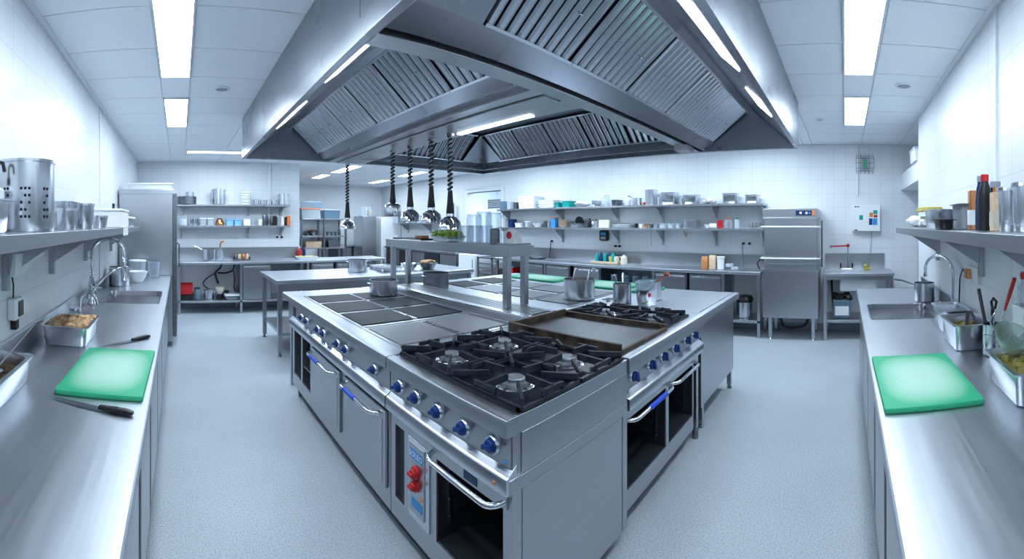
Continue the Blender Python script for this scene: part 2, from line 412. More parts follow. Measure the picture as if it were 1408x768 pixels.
def ceil_disc(x, y, label, r=.07):
    t = thing('ceiling_speaker', label, 'speaker', (x, y, CZ-.02))
    ob('rim', MB().lathe([(r*.72,-.004),(r*.8,-.012),(r,-.006),(r,0)], 28, (x,y,CZ)), WHITE, t)
    ob('grille', MB().lathe([(0,-.006),(r*.75,-.006),(r*.75,0)], 28, (x,y,CZ)), GREYP, t)
ceil_disc(.352, 3.52, 'round grey ceiling disc by the left light panel')
ceil_disc(3.42, -.47, 'round grey ceiling disc by the right light panel, nearer')
ceil_disc(4.56, .28, 'small round ceiling disc beyond the right end of the hood', .045)
# added for extra light: two unseen panels overhead, fittings like the visible ones
luminaire(-.135, .072, .5, 1.55, 'added unseen ceiling light panel over the left aisle, directly overhead', 8)
luminaire(.55, 1.6, -.2, .005, 'added unseen ceiling light panel over the right aisle, directly overhead', 8)
w = bpy.data.worlds.new('world'); scene.world = w; w.use_nodes = True
w.node_tree.nodes['Background'].inputs[0].default_value = (.6,.75,.95,1); w.node_tree.nodes['Background'].inputs[1].default_value = .5
scene.view_settings.view_transform = 'Standard'
scene.view_settings.exposure = 0.32
scene.view_settings.use_curve_mapping = True            # a gentle contrast curve over the whole picture
cm = scene.view_settings.curve_mapping; cv = cm.curves[3]
cv.points.new(.25, .23); cv.points.new(.72, .735); cm.update()
lamp_area((7.5, 7, 2.55), 1.5, 2.5, 130)
for x, y, a, b in ((4.9, 1.3, .25, 1.1), (4.9, 3.2, .25, 1.1), (4.9, 5.2, .25, 1.1), (1.2, 5.6, 1.1, .25), (3.0, 5.6, 1.1, .25)):  # added fill lamps without fittings, flush with the ceiling, hidden by the hood
    lamp_area((x, y, CZ-.012), a, b, 26)

# ================================================================ THE HOOD
def hood():
    x0, x1, y0, y1, zb, zt = .67, 3.92, .44, 4.5, 2.2, CZ-.002
    t = thing('extraction_hood', 'large stainless steel extraction canopy hanging over the cooking island', 'extraction hood', ((x0+x1)/2, (y0+y1)/2, zb))
    s = .012; sp = 1.478
    ob('outer_panel', MB().box(x0, x0+s, sp+.002, y1, zb+.085, zt), HOOD, t)
    ob('outer_panel', MB().box(x0, x0+s, y0, sp-.002, zb+.085, zt), HOOD, t)
    ob('outer_panel', MB().box(x0+s, x1, y0, y0+s, zb+.085, zt), HOOD, t)
    ob('outer_panel', MB().box(x1-s, x1, y0+s, y1, zb+.05, zt), HOOD, t)
    ob('outer_panel', MB().box(x0+s, x1-s, y1-s, y1, zb+.05, zt), HOOD, t)
    lip = MB().box(x0-.006, x0+.03, y0-.006, y1, zb, zb+.086)
    lip.box(x0+.03, x1, y0-.006, y0+.03, zb, zb+.086)
    lip.box(x1-.035, x1+.004, y0, y1, zb, zb+.055).box(x0, x1, y1-.03, y1+.004, zb, zb+.055)
    ob('lip', lip, HOOD, t, bev=.004)
    # beams
    B1y0, B1y1 = 1.385, 1.5; B2x0, B2x1 = 1.64, 1.86
    ob('beam', MB().box(x0+.03, x1-.035, B1y0, B1y0+.09, zb-.004, zb+.06).box(x0+.03, x1-.035, B1y0+.094, B1y1, zb, zb+.06), STEEL, t, bev=.003)
    ob('beam', MB().box(B2x0, B2x0+.09, B1y1, y1-.03, zb, zb+.06).box(B2x0+.1, B2x1, B1y1, y1-.03, zb-.012, zb+.05), STEEL, t, bev=.003)
    ob('light_channel', MB().box(1.90, 2.09, B1y1, y1-.03, zb+.004, zb+.06), STEEL, t, bev=.004)
    # sloping inner plates (thin prisms)
    def slope(a, b, e0, e1, axis, th=.012):
        a = Vector(a); b = Vector(b); d = (b-a).normalized(); n = Vector((-d.y, d.x))*th
        if n.y < 0: n = -n
        return MB().prism([tuple(a), tuple(b), tuple(b+n), tuple(a+n)], e0, e1, axis)
    # left bay, section in x-z
    LA, LB, LC, LD, LE = (x0+.03, zb+.01), (1.15, zb+.37), (1.19, zb+.345), (1.49, zb+.075), (B2x0, zb+.002)
    ob('light_plate', slope(LA, LB, B1y1, y1-.03, 'y'), HOOD, t)
    ob('filter_rail', slope(LB, LC, B1y1, y1-.03, 'y'), HOOD, t)
    ob('gutter', slope(LD, (1.56, zb+.02), B1y1, y1-.03, 'y').box(1.555, B2x0, B1y1, y1-.03, zb+.03, zb+.05), HOOD, t)
    # right bay, section in y-z
    RA, RB, RC, RD = (y0+.03, zb+.01), (.86, zb+.37), (.90, zb+.345), (1.245, zb+.075)
    ob('light_plate', slope(RA, RB, x0+.03, x1-.03, 'x'), HOOD, t)
    ob('filter_rail', slope(RB, RC, x0+.03, x1-.03, 'x'), HOOD, t)
    ob('gutter', slope(RD, (1.345, zb+.005), x0+.03, x1-.03, 'x').box(x0+.03, x1-.03, 1.34, B1y0, zb+.05, zb+.06), HOOD, t)
    # back bay: plate at the beam, filters on the two far sides meeting in a hip
    ob('light_plate', slope((2.09, zb+.03), (2.5, zb+.36), B1y1, y1-.03, 'y'), HOOD, t)
    ob('light_plate', slope((B1y1, zb+.03), (1.9, zb+.36), B2x1, x1-.03, 'x'), HOOD, t)
    fx, fy = 3.62, 4.16         # foot lines of the far filters
    ux, uy = 3.32, 3.86
    rim = MB().box(fx, x1-.03, B1y1, y1-.03, zb+.05, zb+.07).box(B2x1, fx, fy+.0, y1-.03, zb+.05, zb+.07)
    rim.box(fx-.005, fx+.01, B1y1, fy, zb+.0, zb+.1).box(B2x1, fx, fy-.005, fy+.01, zb, zb+.1)
    ob('gutter', rim, HOOD, t)
    hp = MB()
    hp.add([(fx,fy,zb+.08),(fx-.35,fy,zb+.08),(ux,uy,zb+.36)], [(0,1,2)]); hp.add([(fx,fy,zb+.08),(fx,fy-.35,zb+.08),(ux,uy,zb+.36)], [(0,1,2)])
    ob('corner_plate', hp, HOOD, t, smooth=False)
    ob('top_plate', MB().box(x0+.02, x1-.02, y0+.02, y1-.02, zb+.38, zb+.39), DSTEEL, t)
    # end plates (triangles) at the far end of left bay and right end of right bay, and the near bay's blank
    ob('end_plate', MB().prism([(x0+.03, zb+.005), (1.17, zb+.375), (B2x0, zb+.005)], y1-.05, y1-.035, 'y'), HOOD, t)
    ob('end_plate', MB().prism([(y0+.03, zb+.005), (.88, zb+.375), (B1y0, zb+.005)], x1-.05, x1-.036, 'x'), HOOD, t)
    ob('end_plate', slope(RC, RD, x0+.03, 1.08, 'x'), HOOD, t)
    # baffle filters
    def filt(o, u, v, L, W, n=8):
        o = Vector(o); u = Vector(u).normalized(); v = Vector(v).normalized(); w = u.cross(v)
        if w.z > 0: w = -w
        M = Matrix(((u.x,v.x,w.x,o.x),(u.y,v.y,w.y,o.y),(u.z,v.z,w.z,o.z),(0,0,0,1)))
        m = MB(); m.m = 1; m.box(.003, L-.003, 0, W, -.03, -.026, M)
        m.m = 0; e = .014
        m.box(0, L, 0, e, -.028, .006, M).box(0, L, W-e, W, -.028, .006, M)
        p = (L-.012)/n
        for k in range(n):
            a = .006+k*p; b = a+p*.70; c = (a+b)/2
            q = [(a,-.018),(a+.006,-.004),(c,.004),(b-.006,-.004),(b,-.018)]
            vs = [(x,e,z) for x,z in q]+[(x,W-e,z) for x,z in q]
            m.add(vs, [(0,1,6,5),(1,2,7,6),(2,3,8,7),(3,4,9,8)], M)
        for hx in (.3, .7):
            m.tube([M@Vector((L*hx-.012, W*.5, .004)), M@Vector((L*hx-.01, W*.5, .018)), M@Vector((L*hx+.01, W*.5, .018)), M@Vector((L*hx+.012, W*.5, .004))], .0025, 6)
        ob('baffle_filter', m, [SATIN, ENAMEL], t)
    def bank(a, bdir, W, u, L, k, n):
        for i in range(k):
            filt(Vector(a)+Vector(u)*(L*i/k), u, bdir, L/k-.004, W, n)
    dl = Vector((LD[0]-LC[0], 0, LD[1]-LC[1])); bank((LC[0], B1y1+.01, LC[1]), dl, dl.length, Vector((0,1,0)), y1-.06-B1y1, 6, 7)
    dr = Vector((0, RD[0]-RC[0], RD[1]-RC[1])); bank((1.09, RC[0], RC[1]), dr, dr.length, Vector((1,0,0)), x1-.06-1.09, 5, 9)
    df = Vector((fx-ux, 0, -.28)); bank((ux, B1y1+.05, zb+.36), df, df.length, Vector((0,1,0)), 2.3, 5, 7)
    dg = Vector((0, fy-uy, -.28)); bank((2.3, uy, zb+.36), dg, dg.length, Vector((1,0,0)), .98, 2, 7)
    # lights set into the sloping plates
    def strip(a, b, e0, e1, axis):
        a = Vector(a); b = Vector(b); d = (b-a).normalized(); n = Vector((-d.y, d.x))*.006
        if n.y > 0: n = -n
        ob('light_strip', MB().prism([tuple(a+n), tuple(b+n), tuple(b-n), tuple(a-n)], e0, e1, axis), HLAMP, t)
    def on(A, B, f): return (A[0]+(B[0]-A[0])*f, A[1]+(B[1]-A[1])*f)
    strip(on(LA,LB,.12), on(LA,LB,.27), 1.62, 2.12, 'y'); strip(on(LA,LB,.12), on(LA,LB,.27), 2.65, 3.25, 'y')
    strip(on(RA,RB,.10), on(RA,RB,.34), 1.35, 2.0, 'x'); strip(on(RA,RB,.10), on(RA,RB,.34), 2.5, 2.9, 'x')
    ob('light_strip', MB().box(2.01, 2.05, 1.85, 2.62, zb-.002, zb+.006), HLAMP, t)
    # little control box under the right end
    ob('grease_cup', MB().box(3.45, 3.6, 1.35, 1.48, zb-.05, zb), STEEL, t, bev=.006)
hood()
# ================================================================ THE COOKING ISLAND
IZ = .86
KX, KY = .96, .99              # front nosing planes: left-hand face (x), right-hand face (y)
def knob(parent, p, axis, r=.027, lab=None):
    """blue control knob on the face looking to -x ('x') or -y ('y')"""
    R = Matrix.Rotation(-PI/2, 4, 'Y') if axis == 'x' else Matrix.Rotation(PI/2, 4, 'X')
    M = Matrix.Translation(p) @ R
    k = ob('control_knob', MB().lathe([(0,.026),(r*.66,.026),(r*.78,.021),(r*.84,.010),(r*.86,.0)], 20, M=M).box(-r*.24, r*.24, -r*.78, r*.78, .022, .038, M=M @ Matrix.Rotation(.25, 4, 'Z')), BLUE, parent, bev=.0015)
    ob('bezel', MB().lathe([(r*.84,.012),(r*1.0,.013),(r*1.1,.009),(r*1.22,.003),(r*1.24,-.001)], 24, M=M), SATIN, k)
    return k
def handle(parent, a, b, out, r=.009, grip=None, name='handle'):
    """U handle from a to b, standing out by vector out; grip=(f0,f1) blue sleeve"""
    a = Vector(a); b = Vector(b); out = Vector(out); d = (b-a).normalized(); q = out.length
    pts = [a]
    for i in range(6):
        f = PI/2*i/5; pts.append(a + out*math.sin(f) + d*q*.9*(1-math.cos(f)))
    for i in range(6):
        f = PI/2*(1-i/5); pts.append(b + out*math.sin(f) - d*q*.9*(1-math.cos(f)))
    pts.append(b)
    h = ob(name, MB().tube(pts, r, 10), CHROME, parent)
    if grip:
        c = a+out; L = b-a
        ob('grip', MB().tube([c+L*grip[0], c+L*grip[1]], r*1.3, 12), BLUEGRIP, h, label='blue grip sleeve')
    return h
def burner(parent, x, y, z, sx, sy):
    """one burner with its cross-armed cast-iron grate"""
    b = ob('burner', MB().lathe([(0,.026),(.035,.026),(.040,.021),(.040,.012),(.052,.011),(.056,.004),(.056,-.004)], 28, (x,y,z)), BURN, parent)
    ob('burner_ring', MB().lathe([(.058,-.004),(.064,.001),(.075,-.002),(.08,-.006)], 28, (x,y,z)), SATIN, b)
    g = MB(); h0, h1 = z+.018, z+.042; w = .013
    hx, hy = sx/2-.006, sy/2-.006
    for (px, py, dx, dy) in ((x-hx, y, 1, 0), (x+hx, y, -1, 0), (x, y-hy, 0, 1), (x, y+hy, 0, -1)):
        L = .118 if dx else .135
        a = Vector((px, py, h0+.012)); e = Vector((px+dx*L, py+dy*L, h0+.018))
        g.bar(a, e, w, .030)
        s = Vector((dy, dx, 0))*.055                     # T head at the rim and a leg down
        g.bar(a-s, a+s, w, .020)
        for q in (-1, 1): c = a+s*q; g.box(c.x-w/2, c.x+w/2, c.y-w/2, c.y+w/2, z-.006, h0+.02)
    for (cx, cy) in ((x-hx, y-hy), (x+hx, y-hy), (x-hx, y+hy), (x+hx, y+hy)):
        tx = 1 if cx < x else -1; ty = 1 if cy < y else -1
        g.bar((cx, cy, h0+.008), (cx+tx*.095, cy+ty*.115, h0+.018), w, .024)
    q = sx/2-.004; k = sy/2-.004
    for s in (-1, 1):
        g.box(x-q, x+q, y+s*k-.005, y+s*k+.005, z-.004, z+.012); g.box(x+s*q-.005, x+s*q+.005, y-k+.005, y+k-.005, z-.004, z+.012)
    ob('grate', g, BLACK, parent, bev=.0025)
def tray(x0, x1, y0, y1, z, m=None):
    m = m or MB(); e = .012
    m.box(x0, x1, y0, y1, z-.004, z).box(x0, x0+e, y0, y1, z, z+.012).box(x1-e, x1, y0, y1, z, z+.012).box(x0, x1, y0, y0+e, z, z+.012).box(x0, x1, y1-e, y1, z, z+.012)
    return m
def nosing(mb, axis, p, e0, e1, z0=.80, z1=IZ, depth=.05, q=.05):
    # rounded front top rail; p = outer plane, body lies on the + side
    prof = [(p, z0), (p, z1-.012), (p+.004, z1-.003), (p+.013, z1), (p+depth, z1), (p+depth, z1-.03), (p+q, z0)]
    mb.prism(prof, e0, e1, 'y' if axis == 'x' else 'x'); return mb
def ledge(mb, axis, p, e0, e1):
    prof = [(p, .612), (p, .66), (p+.004, .668), (p+.012, .672), (p+.05, .70), (p+.05, .612)]
    mb.prism(prof, e0, e1, 'y' if axis == 'x' else 'x'); return mb
def cavity(mb, axis, f0, f1, d0, d1, z0, z1, t=.006):
    """open oven box: f range along the face, d range going in"""
    def B(a0,a1,b0,b1,c0,c1):
        if axis == 'x': mb.box(b0,b1,a0,a1,c0,c1)
        else: mb.box(a0,a1,b0,b1,c0,c1)
    B(f0,f1,d1-t,d1,z0,z1); B(f0,f0+t,d0,d1,z0,z1); B(f1-t,f1,d0,d1,z0,z1); B(f0,f1,d0,d1,z0,z0+t); B(f0,f1,d0,d1,z1-t,z1)
    return mb
def rack_guides(parent, axis, f0, f1, d0, d1, zs):
    for f in (f0+.012, f1-.012):
        m = MB()
        for d in (d0+.025, d1-.05):
            if axis == 'x': m.box(d, d+.008, f-.004, f+.004, zs[0]-.03, zs[-1]+.03)
            else: m.box(f-.004, f+.004, d, d+.008, zs[0]-.03, zs[-1]+.03)
        for z in zs:
            if axis == 'x': m.tube([(d0+.02, f, z), (d1-.03, f, z)], .004, 6)
            else: m.tube([(f, d0+.02, z), (f, d1-.03, z)], .004, 6)
        ob('rack_guide', m, SATIN, parent)

# ---- near burner range, x .96-1.75, y .99-1.82
def near_range():
    X0, X1, Y0, Y1 = KX, 1.745, KY, 1.815; fx = X0+.03
    t = thing('gas_range', 'stainless four-burner gas range at the nearest corner of the island', 'gas range', (1.35, 1.4, 0))
    b = MB()
    b.box(fx+.02, X1-.012, Y0, Y0+.012, .075, IZ-.055)            # side panel
    b.box(X1-.012, X1, Y0, Y1, .1, IZ-.055).box(fx+.03, X1-.012, Y1-.012, Y1-.001, .112, IZ-.055)
    b.box(fx+.03, X1-.012, Y0+.012, Y1-.001, .101, .11)
    # face members
    b.box(fx, fx+.02, Y0, Y0+.045, .1, .80).box(fx, fx+.02, 1.43, 1.475, .2, .545).box(fx, fx+.02, 1.64, 1.69, .2, .545).box(fx, fx+.02, 1.775, Y1, .2, .545)
    b.box(fx, fx+.02, Y0+.045, Y1, .1, .2).box(fx, fx+.02, Y0+.045, Y1, .545, .80).box(fx+.004, fx+.02, 1.475, 1.64, .2, .545)
    ob('body', b, STEEL, t)
    sd = MB()                                                     # side trim strips standing a hair proud
    sd.box(fx+.04, X1-.004, Y0-.004, Y0, .665, .80).box(X0+.01, X1-.004, Y0-.006, Y0, .612, .66).box(fx+.045, X1-.05, Y0-.003, Y0, .08, .607).box(X1-.045, X1-.004, Y0-.004, Y0, .075, .607)
    ob('side_panel', sd, STEEL, t, bev=.0015)
    tp = MB(); nosing(tp, 'x', X0, Y0-.002, Y1-.001)
    tp.box(X0+.05, X1, Y0+.012, Y1-.001, IZ-.03, IZ-.004)
    tp.box(X0+.05, X1, Y0-.002, Y0+.012, IZ-.055, IZ)
    ob('cooktop', tp, STEELY, t, bev=.0012)
    ob('burner_tray', tray(1.03, 1.72, Y0+.012, 1.80, IZ+.002), ENAMEL, t)
    for x in (1.205, 1.545):
        for y in (1.19, 1.61): burner(t, x, y, IZ+.008, .335, .40)
    cp = MB().box(fx-.004, fx+.016, Y0+.004, Y1-.002, .69, .80)
    ob('control_fascia', cp, STEEL, t)
    lg = MB(); ledge(lg, 'x', X0-.004, Y0-.004, Y1-.002); ob('ledge', lg, SATIN, t, bev=.0015)
    for i, y in enumerate((1.08, 1.24, 1.41, 1.575, 1.72)): knob(t, (fx-.005, y, .742), 'x', .03)
    ob('badge', MB().cyl((fx-.006, 1.022, .705), .008, .003, 'x', 14), LBLUE, t, label='small round blue badge')
    ob('screw', MB().cyl((fx-.006, 1.022, .765), .006, .003, 'x', 12), DSTEEL, t)
    ob('indicator', MB().cyl((X0-.006, 1.045, .637), .008, .003, 'x', 12), COPPER, t)
    # open oven
    m = MB(); cavity(m, 'x', Y0+.045, 1.43, fx+.004, X1-.06, .2, .545); cav = ob('oven_cavity', m, INNER, t, label='dark open oven cavity')
    rack_guides(cav, 'x', Y0+.045, 1.43, fx+.03, X1-.06, (.29, .36, .43, .49))
    ob('oven_fascia', MB().box(fx-.01, fx, Y0+.02, 1.44, .548, .608), STEEL, t, bev=.002)
    ob('display', MB().box(fx-.013, fx-.009, 1.16, 1.235, .56, .598), NAVY, t, label='small dark blue display')
    handle(t, (fx-.01, Y0+.03, .575), (fx-.01, 1.43, .575), (-.055, 0, -.005), .011)
    # switch panel
    p = ob('switch_panel', MB().box(fx-.008, fx, 1.475, 1.64, .2, .55), SATIN, t, bev=.002)
    pl = ob('switch_plate', MB().box(fx-.014, fx-.008, 1.505, 1.625, .235, .535), STEEL, p, bev=.002)
    lab = MB().box(fx-.0155, fx-.014, 1.515, 1.615, .470, .512); ob('nameplate', lab, LBLUE, pl, label='pale blue nameplate with white lettering')
    lettering('SOLEO', .034, (fx-.0162, 1.565, .490), (PI/2, 0, -PI/2), WHITE, pl)
    ob('label_strip', MB().box(fx-.0155, fx-.014, 1.515, 1.60, .262, .300), LBLUE, pl, label='blue label strip at the bottom')
    for z in (.42, .365):
        M = Matrix.Translation((fx-.014, 1.565, z)) @ Matrix.Rotation(-PI/2, 4, 'Y')
        ob('red_switch', MB().lathe([(0,.026),(.016,.026),(.020,.02),(.020,.012),(.027,.011),(.029,0)], 18, M=M).box(-.006,.006,-.017,.017,.02,.036, M=M), RED, pl, label='red rotary switch')
    ob('indicator', MB().cyl((fx-.018, 1.52, .325), .009, .004, 'x', 12), COPPER, pl)
    ob('slot', MB().box(fx+.02, fx+.3, 1.69, 1.775, .2, .545), INNER, t, label='dark narrow slot')
    ob('plinth', MB().box(fx+.06, X1-.06, Y0+.05, Y1, 0, .1), DSTEEL, t)
near_range()

# ---- left range with solid tops, y 1.82-3.63
def left_range():
    X0, X1, Y0, Y1 = KX, 1.955, 1.82, 3.62; fx = X0+.03
    t = thing('solid_top_range', 'long stainless range with dark ribbed plates and pale solid tops, left side of the island', 'range', (1.45, 2.7, 0))
    b = MB()
    b.box(X1-.012, X1, Y0, Y1, .1, IZ-.03).box(fx+.02, X1-.012, Y0+.001, Y0+.012, .111, .8).box(fx+.02, X1-.012, Y1-.012, Y1-.001, .111, .8)
    b.box(fx+.02, X1-.012, Y0+.001, Y1-.001, .101, .11).box(fx, fx+.02, Y0, Y1, .1, .2).box(fx, fx+.02, Y0, Y1, .58, .69)
    for y0, y1 in ((Y0, 1.845), (2.40, 2.46), (3.05, 3.11), (3.32, 3.36), (Y1-.05, Y1)): b.box(fx, fx+.02, y0, y1, .2, .58)
    ob('body', b, STEEL, t)
    tp = MB(); nosing(tp, 'x', X0, Y0, Y1); tp.box(X0+.05, X1, Y0, Y1, IZ-.03, IZ)
    ob('cooktop', tp, STEELY, t, bev=.0012)
    xs = ((1.115, 1.495), (1.535, 1.915)); rows = ((1.94, 2.34, PLATE), (2.43, 2.79, RIBBED), (2.845, 3.205, RIBBED), (3.255, 3.56, RIBBED))
    for y0, y1, m in rows:
        for x0, x1 in xs:
            ob('hot_plate', MB().box(x0, x1, y0, y1, IZ, IZ+.006), m, t, bev=.002)
        q = MB(); n = 9
        for k in range(n):
            y = y0+(y1-y0)*(k+.5)/n
            q.box(1.500, 1.530, y-.011, y+.011, IZ+.001, IZ+.006); q.box(1.508, 1.522, y+.011, y+.019, IZ+.001, IZ+.004)
        ob('vent_strip', q, SATIN if m is RIBBED else DSTEEL, t)
    fr = MB()
    for y in (1.90, 2.385, 2.817, 3.23, 3.585): fr.box(1.09, 1.935, y-.010, y+.010, IZ, IZ+.004)
    fr.box(1.085, 1.105, 1.89, 3.6, IZ, IZ+.004).box(1.925, 1.945, 1.89, 3.6, IZ, IZ+.004)
    ob('plate_frame', fr, STEEL, t)
    ob('control_fascia', MB().box(fx-.004, fx+.016, Y0+.002, Y1-.12, .69, .80), STEEL, t)
    ob('fascia_recess', MB().box(fx+.004, fx+.016, Y1-.12, Y1, .69, .80), INNER, t)
    lg = MB(); ledge(lg, 'x', X0-.004, Y0+.002, Y1); ob('ledge', lg, SATIN, t, bev=.0015)
    for y in (1.985, 2.37, 2.51, 2.775, 2.90, 3.17, 3.31): knob(t, (fx-.005, y, .742), 'x', .027)
    for y0, y1 in ((1.85, 2.395), (2.465, 3.045)):
        d = ob('door', MB().box(fx-.016, fx+.004, y0, y1, .195, .575), STEEL, t, bev=.003)
        ob('door_panel', MB().box(fx-.019, fx-.015, y0+.03, y1-.03, .21, .53), STEEL, d, bev=.002)
        handle(d, (fx-.016, y0+.05, .555), (fx-.016, y1-.05, .555), (-.055, 0, .0), .010, (.45, .8))
    cb = MB(); cavity(cb, 'x', 3.11, Y1-.05, fx+.004, X1-.3, .2, .58); cb.box(fx+.02, X1-.3, 3.33, 3.345, .2, .58).box(fx+.01, X1-.3, 3.11, 3.33, .34, .346)
    ob('cubby', cb, STEEL, t)
    ob('plinth', MB().box(fx+.06, X1-.02, Y0, Y1-.15, 0, .1), DSTEEL, t)
    for y in (Y1-.06,): ob('foot', MB().cyl((fx+.05, y, 0), .018, .1, n=12), DSTEEL, t)
left_range()

def end_unit():
    t = thing('end_bench', 'plain steel bench end with bright empty top at the far left of the island', 'bench', (1.45, 3.76, 0))
    b = MB(); nosing(b, 'x', KX, 3.625, 3.90, .81); b.box(KX+.05, 2.25, 3.625, 3.90, IZ-.03, IZ)
    ob('top', b, STEELY, t, bev=.002)
    ob('body', MB().box(KX+.06, 2.25, 3.68, 3.88, .62, .83), STEEL, t)
    for x in (KX+.07, 2.2): ob('leg', MB().box(x, x+.035, 3.82, 3.855, 0, .62), STEEL, t, bev=.002)
end_unit()

# ---- raised flue spine with a slotted grating
def spine():
    X0, X1, Y0, Y1 = 1.96, 2.25, 1.83, 3.615; z1 = .915
    t = thing('flue_spine', 'raised steel spine with a black slotted flue grating along the middle of the island', 'flue', (2.1, 2.8, 0))
    ob('body', MB().box(X0, X1, Y0, Y1, 0, z1-.006), STEEL, t, bev=.004)
    ob('top', MB().box(X0-.004, X0+.05, Y0, Y1, z1-.02, z1).box(X1-.035, X1+.003, Y0, Y1, z1-.02, z1), SATIN, t, bev=.003)
    m = MB(); n = 52
    for k in range(n):
        y = Y0+.03+(Y1-Y0-.06)*k/n; m.box(X0+.055, X1-.04, y, y+.015, z1-.008, z1+.001)
    m.box(X0+.05, X0+.057, Y0+.03, Y1-.03, z1-.008, z1+.001).box(X1-.042, X1-.035, Y0+.03, Y1-.03, z1-.008, z1+.001)
    ob('grating', m, STEEL, t); ob('flue_pit', MB().box(X0+.05, X1-.035, Y0+.01, Y1-.01, z1-.008, z1-.005), ENAMEL, t)
spine()
def pass_shelf():
    X0, X1, Y0, Y1 = 2.02, 2.27, 2.05, 3.82; z0, z1 = 1.275, 1.352
    t = thing('pass_shelf', 'raised steel pass shelf on square posts over the island', 'shelf', ((X0+X1)/2, (Y0+Y1)/2, .915))
    m = MB().box(X0, X1, Y0, Y1, z1-.006, z1).box(X0, X0+.02, Y0, Y1, z0, z1-.006).box(X1-.02, X1, Y0, Y1, z0, z1-.006).box(X0+.02, X1-.02, Y0, Y0+.02, z0, z1-.006).box(X0+.02, X1-.02, Y1-.02, Y1, z0, z1-.006)
    ob('top', m, STEEL, t, bev=.008)
    for y in (Y0+.04, Y1-.11):
        for x in (X0+.015, X1-.06): ob('post', MB().box(x, x+.045, y, y+.045, .86 if y > 3.5 else .9155, z0+.02), STEEL, t, bev=.003)
pass_shelf()

# ---- right-hand range: griddle and two burners over two open ovens
def right_range():
    X0, X1, Y0, Y1 = 1.75, 2.885, KY, 1.815; fy = Y0+.03
    t = thing('griddle_range', 'stainless range with burnt griddle, two burners and two open ovens, right side of the island', 'range', (2.3, 1.45, 0))
    b = MB(); b.box(X0, X0+.012, fy+.02, Y1, .1, IZ-.03).box(X1-.012, X1, fy+.03, Y1, .1, .8).box(X0+.012, X1-.012, Y1-.012, Y1, .111, IZ-.03).box(X0+.012, X1-.012, fy+.02, Y1, .101, .11)
    b.box(X0, X1-.17, fy, fy+.02, .1, .2).box(X0, X1-.11, fy, fy+.02, .545, .69).box(X0, X0+.02, fy, fy+.02, .2, .545).box(2.26, 2.30, fy, fy+.02, .2, .545).box(2.70, 2.72, fy, fy+.02, .2, .545)
    b.box(2.775, 2.815, fy, fy+.03, .06, .615)
    ob('body', b, STEEL, t)
    tp = MB(); nosing(tp, 'y', Y0-.012, X0+.004, X1, .79, IZ+.006); tp.box(X0+.004, X1, Y0+.03, Y1, IZ-.03, IZ+.003)
    ob('cooktop', tp, STEELX, t, bev=.0012)
    ob('control_fascia', MB().box(X0, X1-.02, fy-.004, fy+.016, .691, .80), STEEL, t)
    lg = MB(); ledge(lg, 'y', Y0-.012, X0+.004, X1-.07); ob('ledge', lg, SATIN, t, bev=.0015)
    for x in (1.845, 2.04, 2.20, 2.37, 2.56, 2.70): knob(t, (x, fy-.005, .748), 'y', .03)
    for x0, x1, g in ((X0+.02, 2.26, (.35, .75)), (2.30, 2.70, None)):
        m = MB(); cavity(m, 'y', x0, x1, fy+.004, Y1-.06, .2, .545); c = ob('oven_cavity', m, INNER, t, label='dark open oven cavity')
        rack_guides(c, 'y', x0, x1, fy+.03, Y1-.06, (.26, .31, .36, .41, .46, .51))
        handle(t, (x0-.004, fy, .56), (x1+.01, fy, .56), (0, -.055, 0), .0105, g)
    ob('plinth', MB().box(X0+.02, X1-.15, fy+.07, Y1, 0, .1), DSTEEL, t)
    ob('foot', MB().cyl((2.795, fy+.015, 0), .022, .075, n=12), DSTEEL, t)
    # griddle: shallow burnt tray
    gx0, gx1, gy0, gy1 = 1.79, 2.31, 1.06, 1.79; z = IZ+.012
    m = MB(); m.box(gx0, gx1, gy0, gy1, IZ, z)
    g = ob('griddle', m, GRIDDLE, t)
    rim = MB(); e = .02
    rim.box(gx0-e, gx0, gy0-e, gy1+e, IZ-.0, z+.045).box(gx1, gx1+e, gy0-e, gy1+e, IZ, z+.03).box(gx0, gx1, gy1, gy1+e, IZ, z+.045).box(gx0, gx1, gy0-e, gy0, IZ, z+.012)
    ob('griddle_rim', rim, BURNT, g, bev=.004)
    ob('burner_tray', tray(2.345, 2.735, 1.06, 1.80, IZ+.005), ENAMEL, t)
    for y in (1.25, 1.61): burner(t, 2.54, y, IZ+.010, .37, .35)
right_range()

def right_bench():
    X0, X1, Y0, Y1 = 2.89, 3.84, KY-.005, 1.93
    t = thing('island_bench', 'plain steel worktop bench with solid side, right end of the island', 'bench', (3.36, 1.5, 0))
    m = MB(); nosing(m, 'y', Y0, X0, X1, .805, IZ+.002); m.box(X0, X1, Y0+.05, Y1, IZ-.03, IZ+.002)
    ob('top', m, STEELX, t, bev=.002)
    ob('panel', MB().box(X0+.0, X1-.06, Y0+.04, Y0+.06, .17, .815).box(X1-.075, X1-.06, Y0+.06, Y1, .17, .815).box(X0, X1-.08, Y0+.06, Y1, .17, .2), STEEL, t, bev=.002)
    for x in (X1-.11, X0+.05):
        for y in (Y0+.05, Y1-.08):
            l = ob('leg', MB().box(x, x+.04, y, y+.04, .03, .82), STEEL, t, bev=.002)
            ob('foot', MB().lathe([(.022,0),(.024,.012),(.014,.018),(.014,.034)], 14, (x+.02, y+.02, 0)), DSTEEL, l)
right_bench()

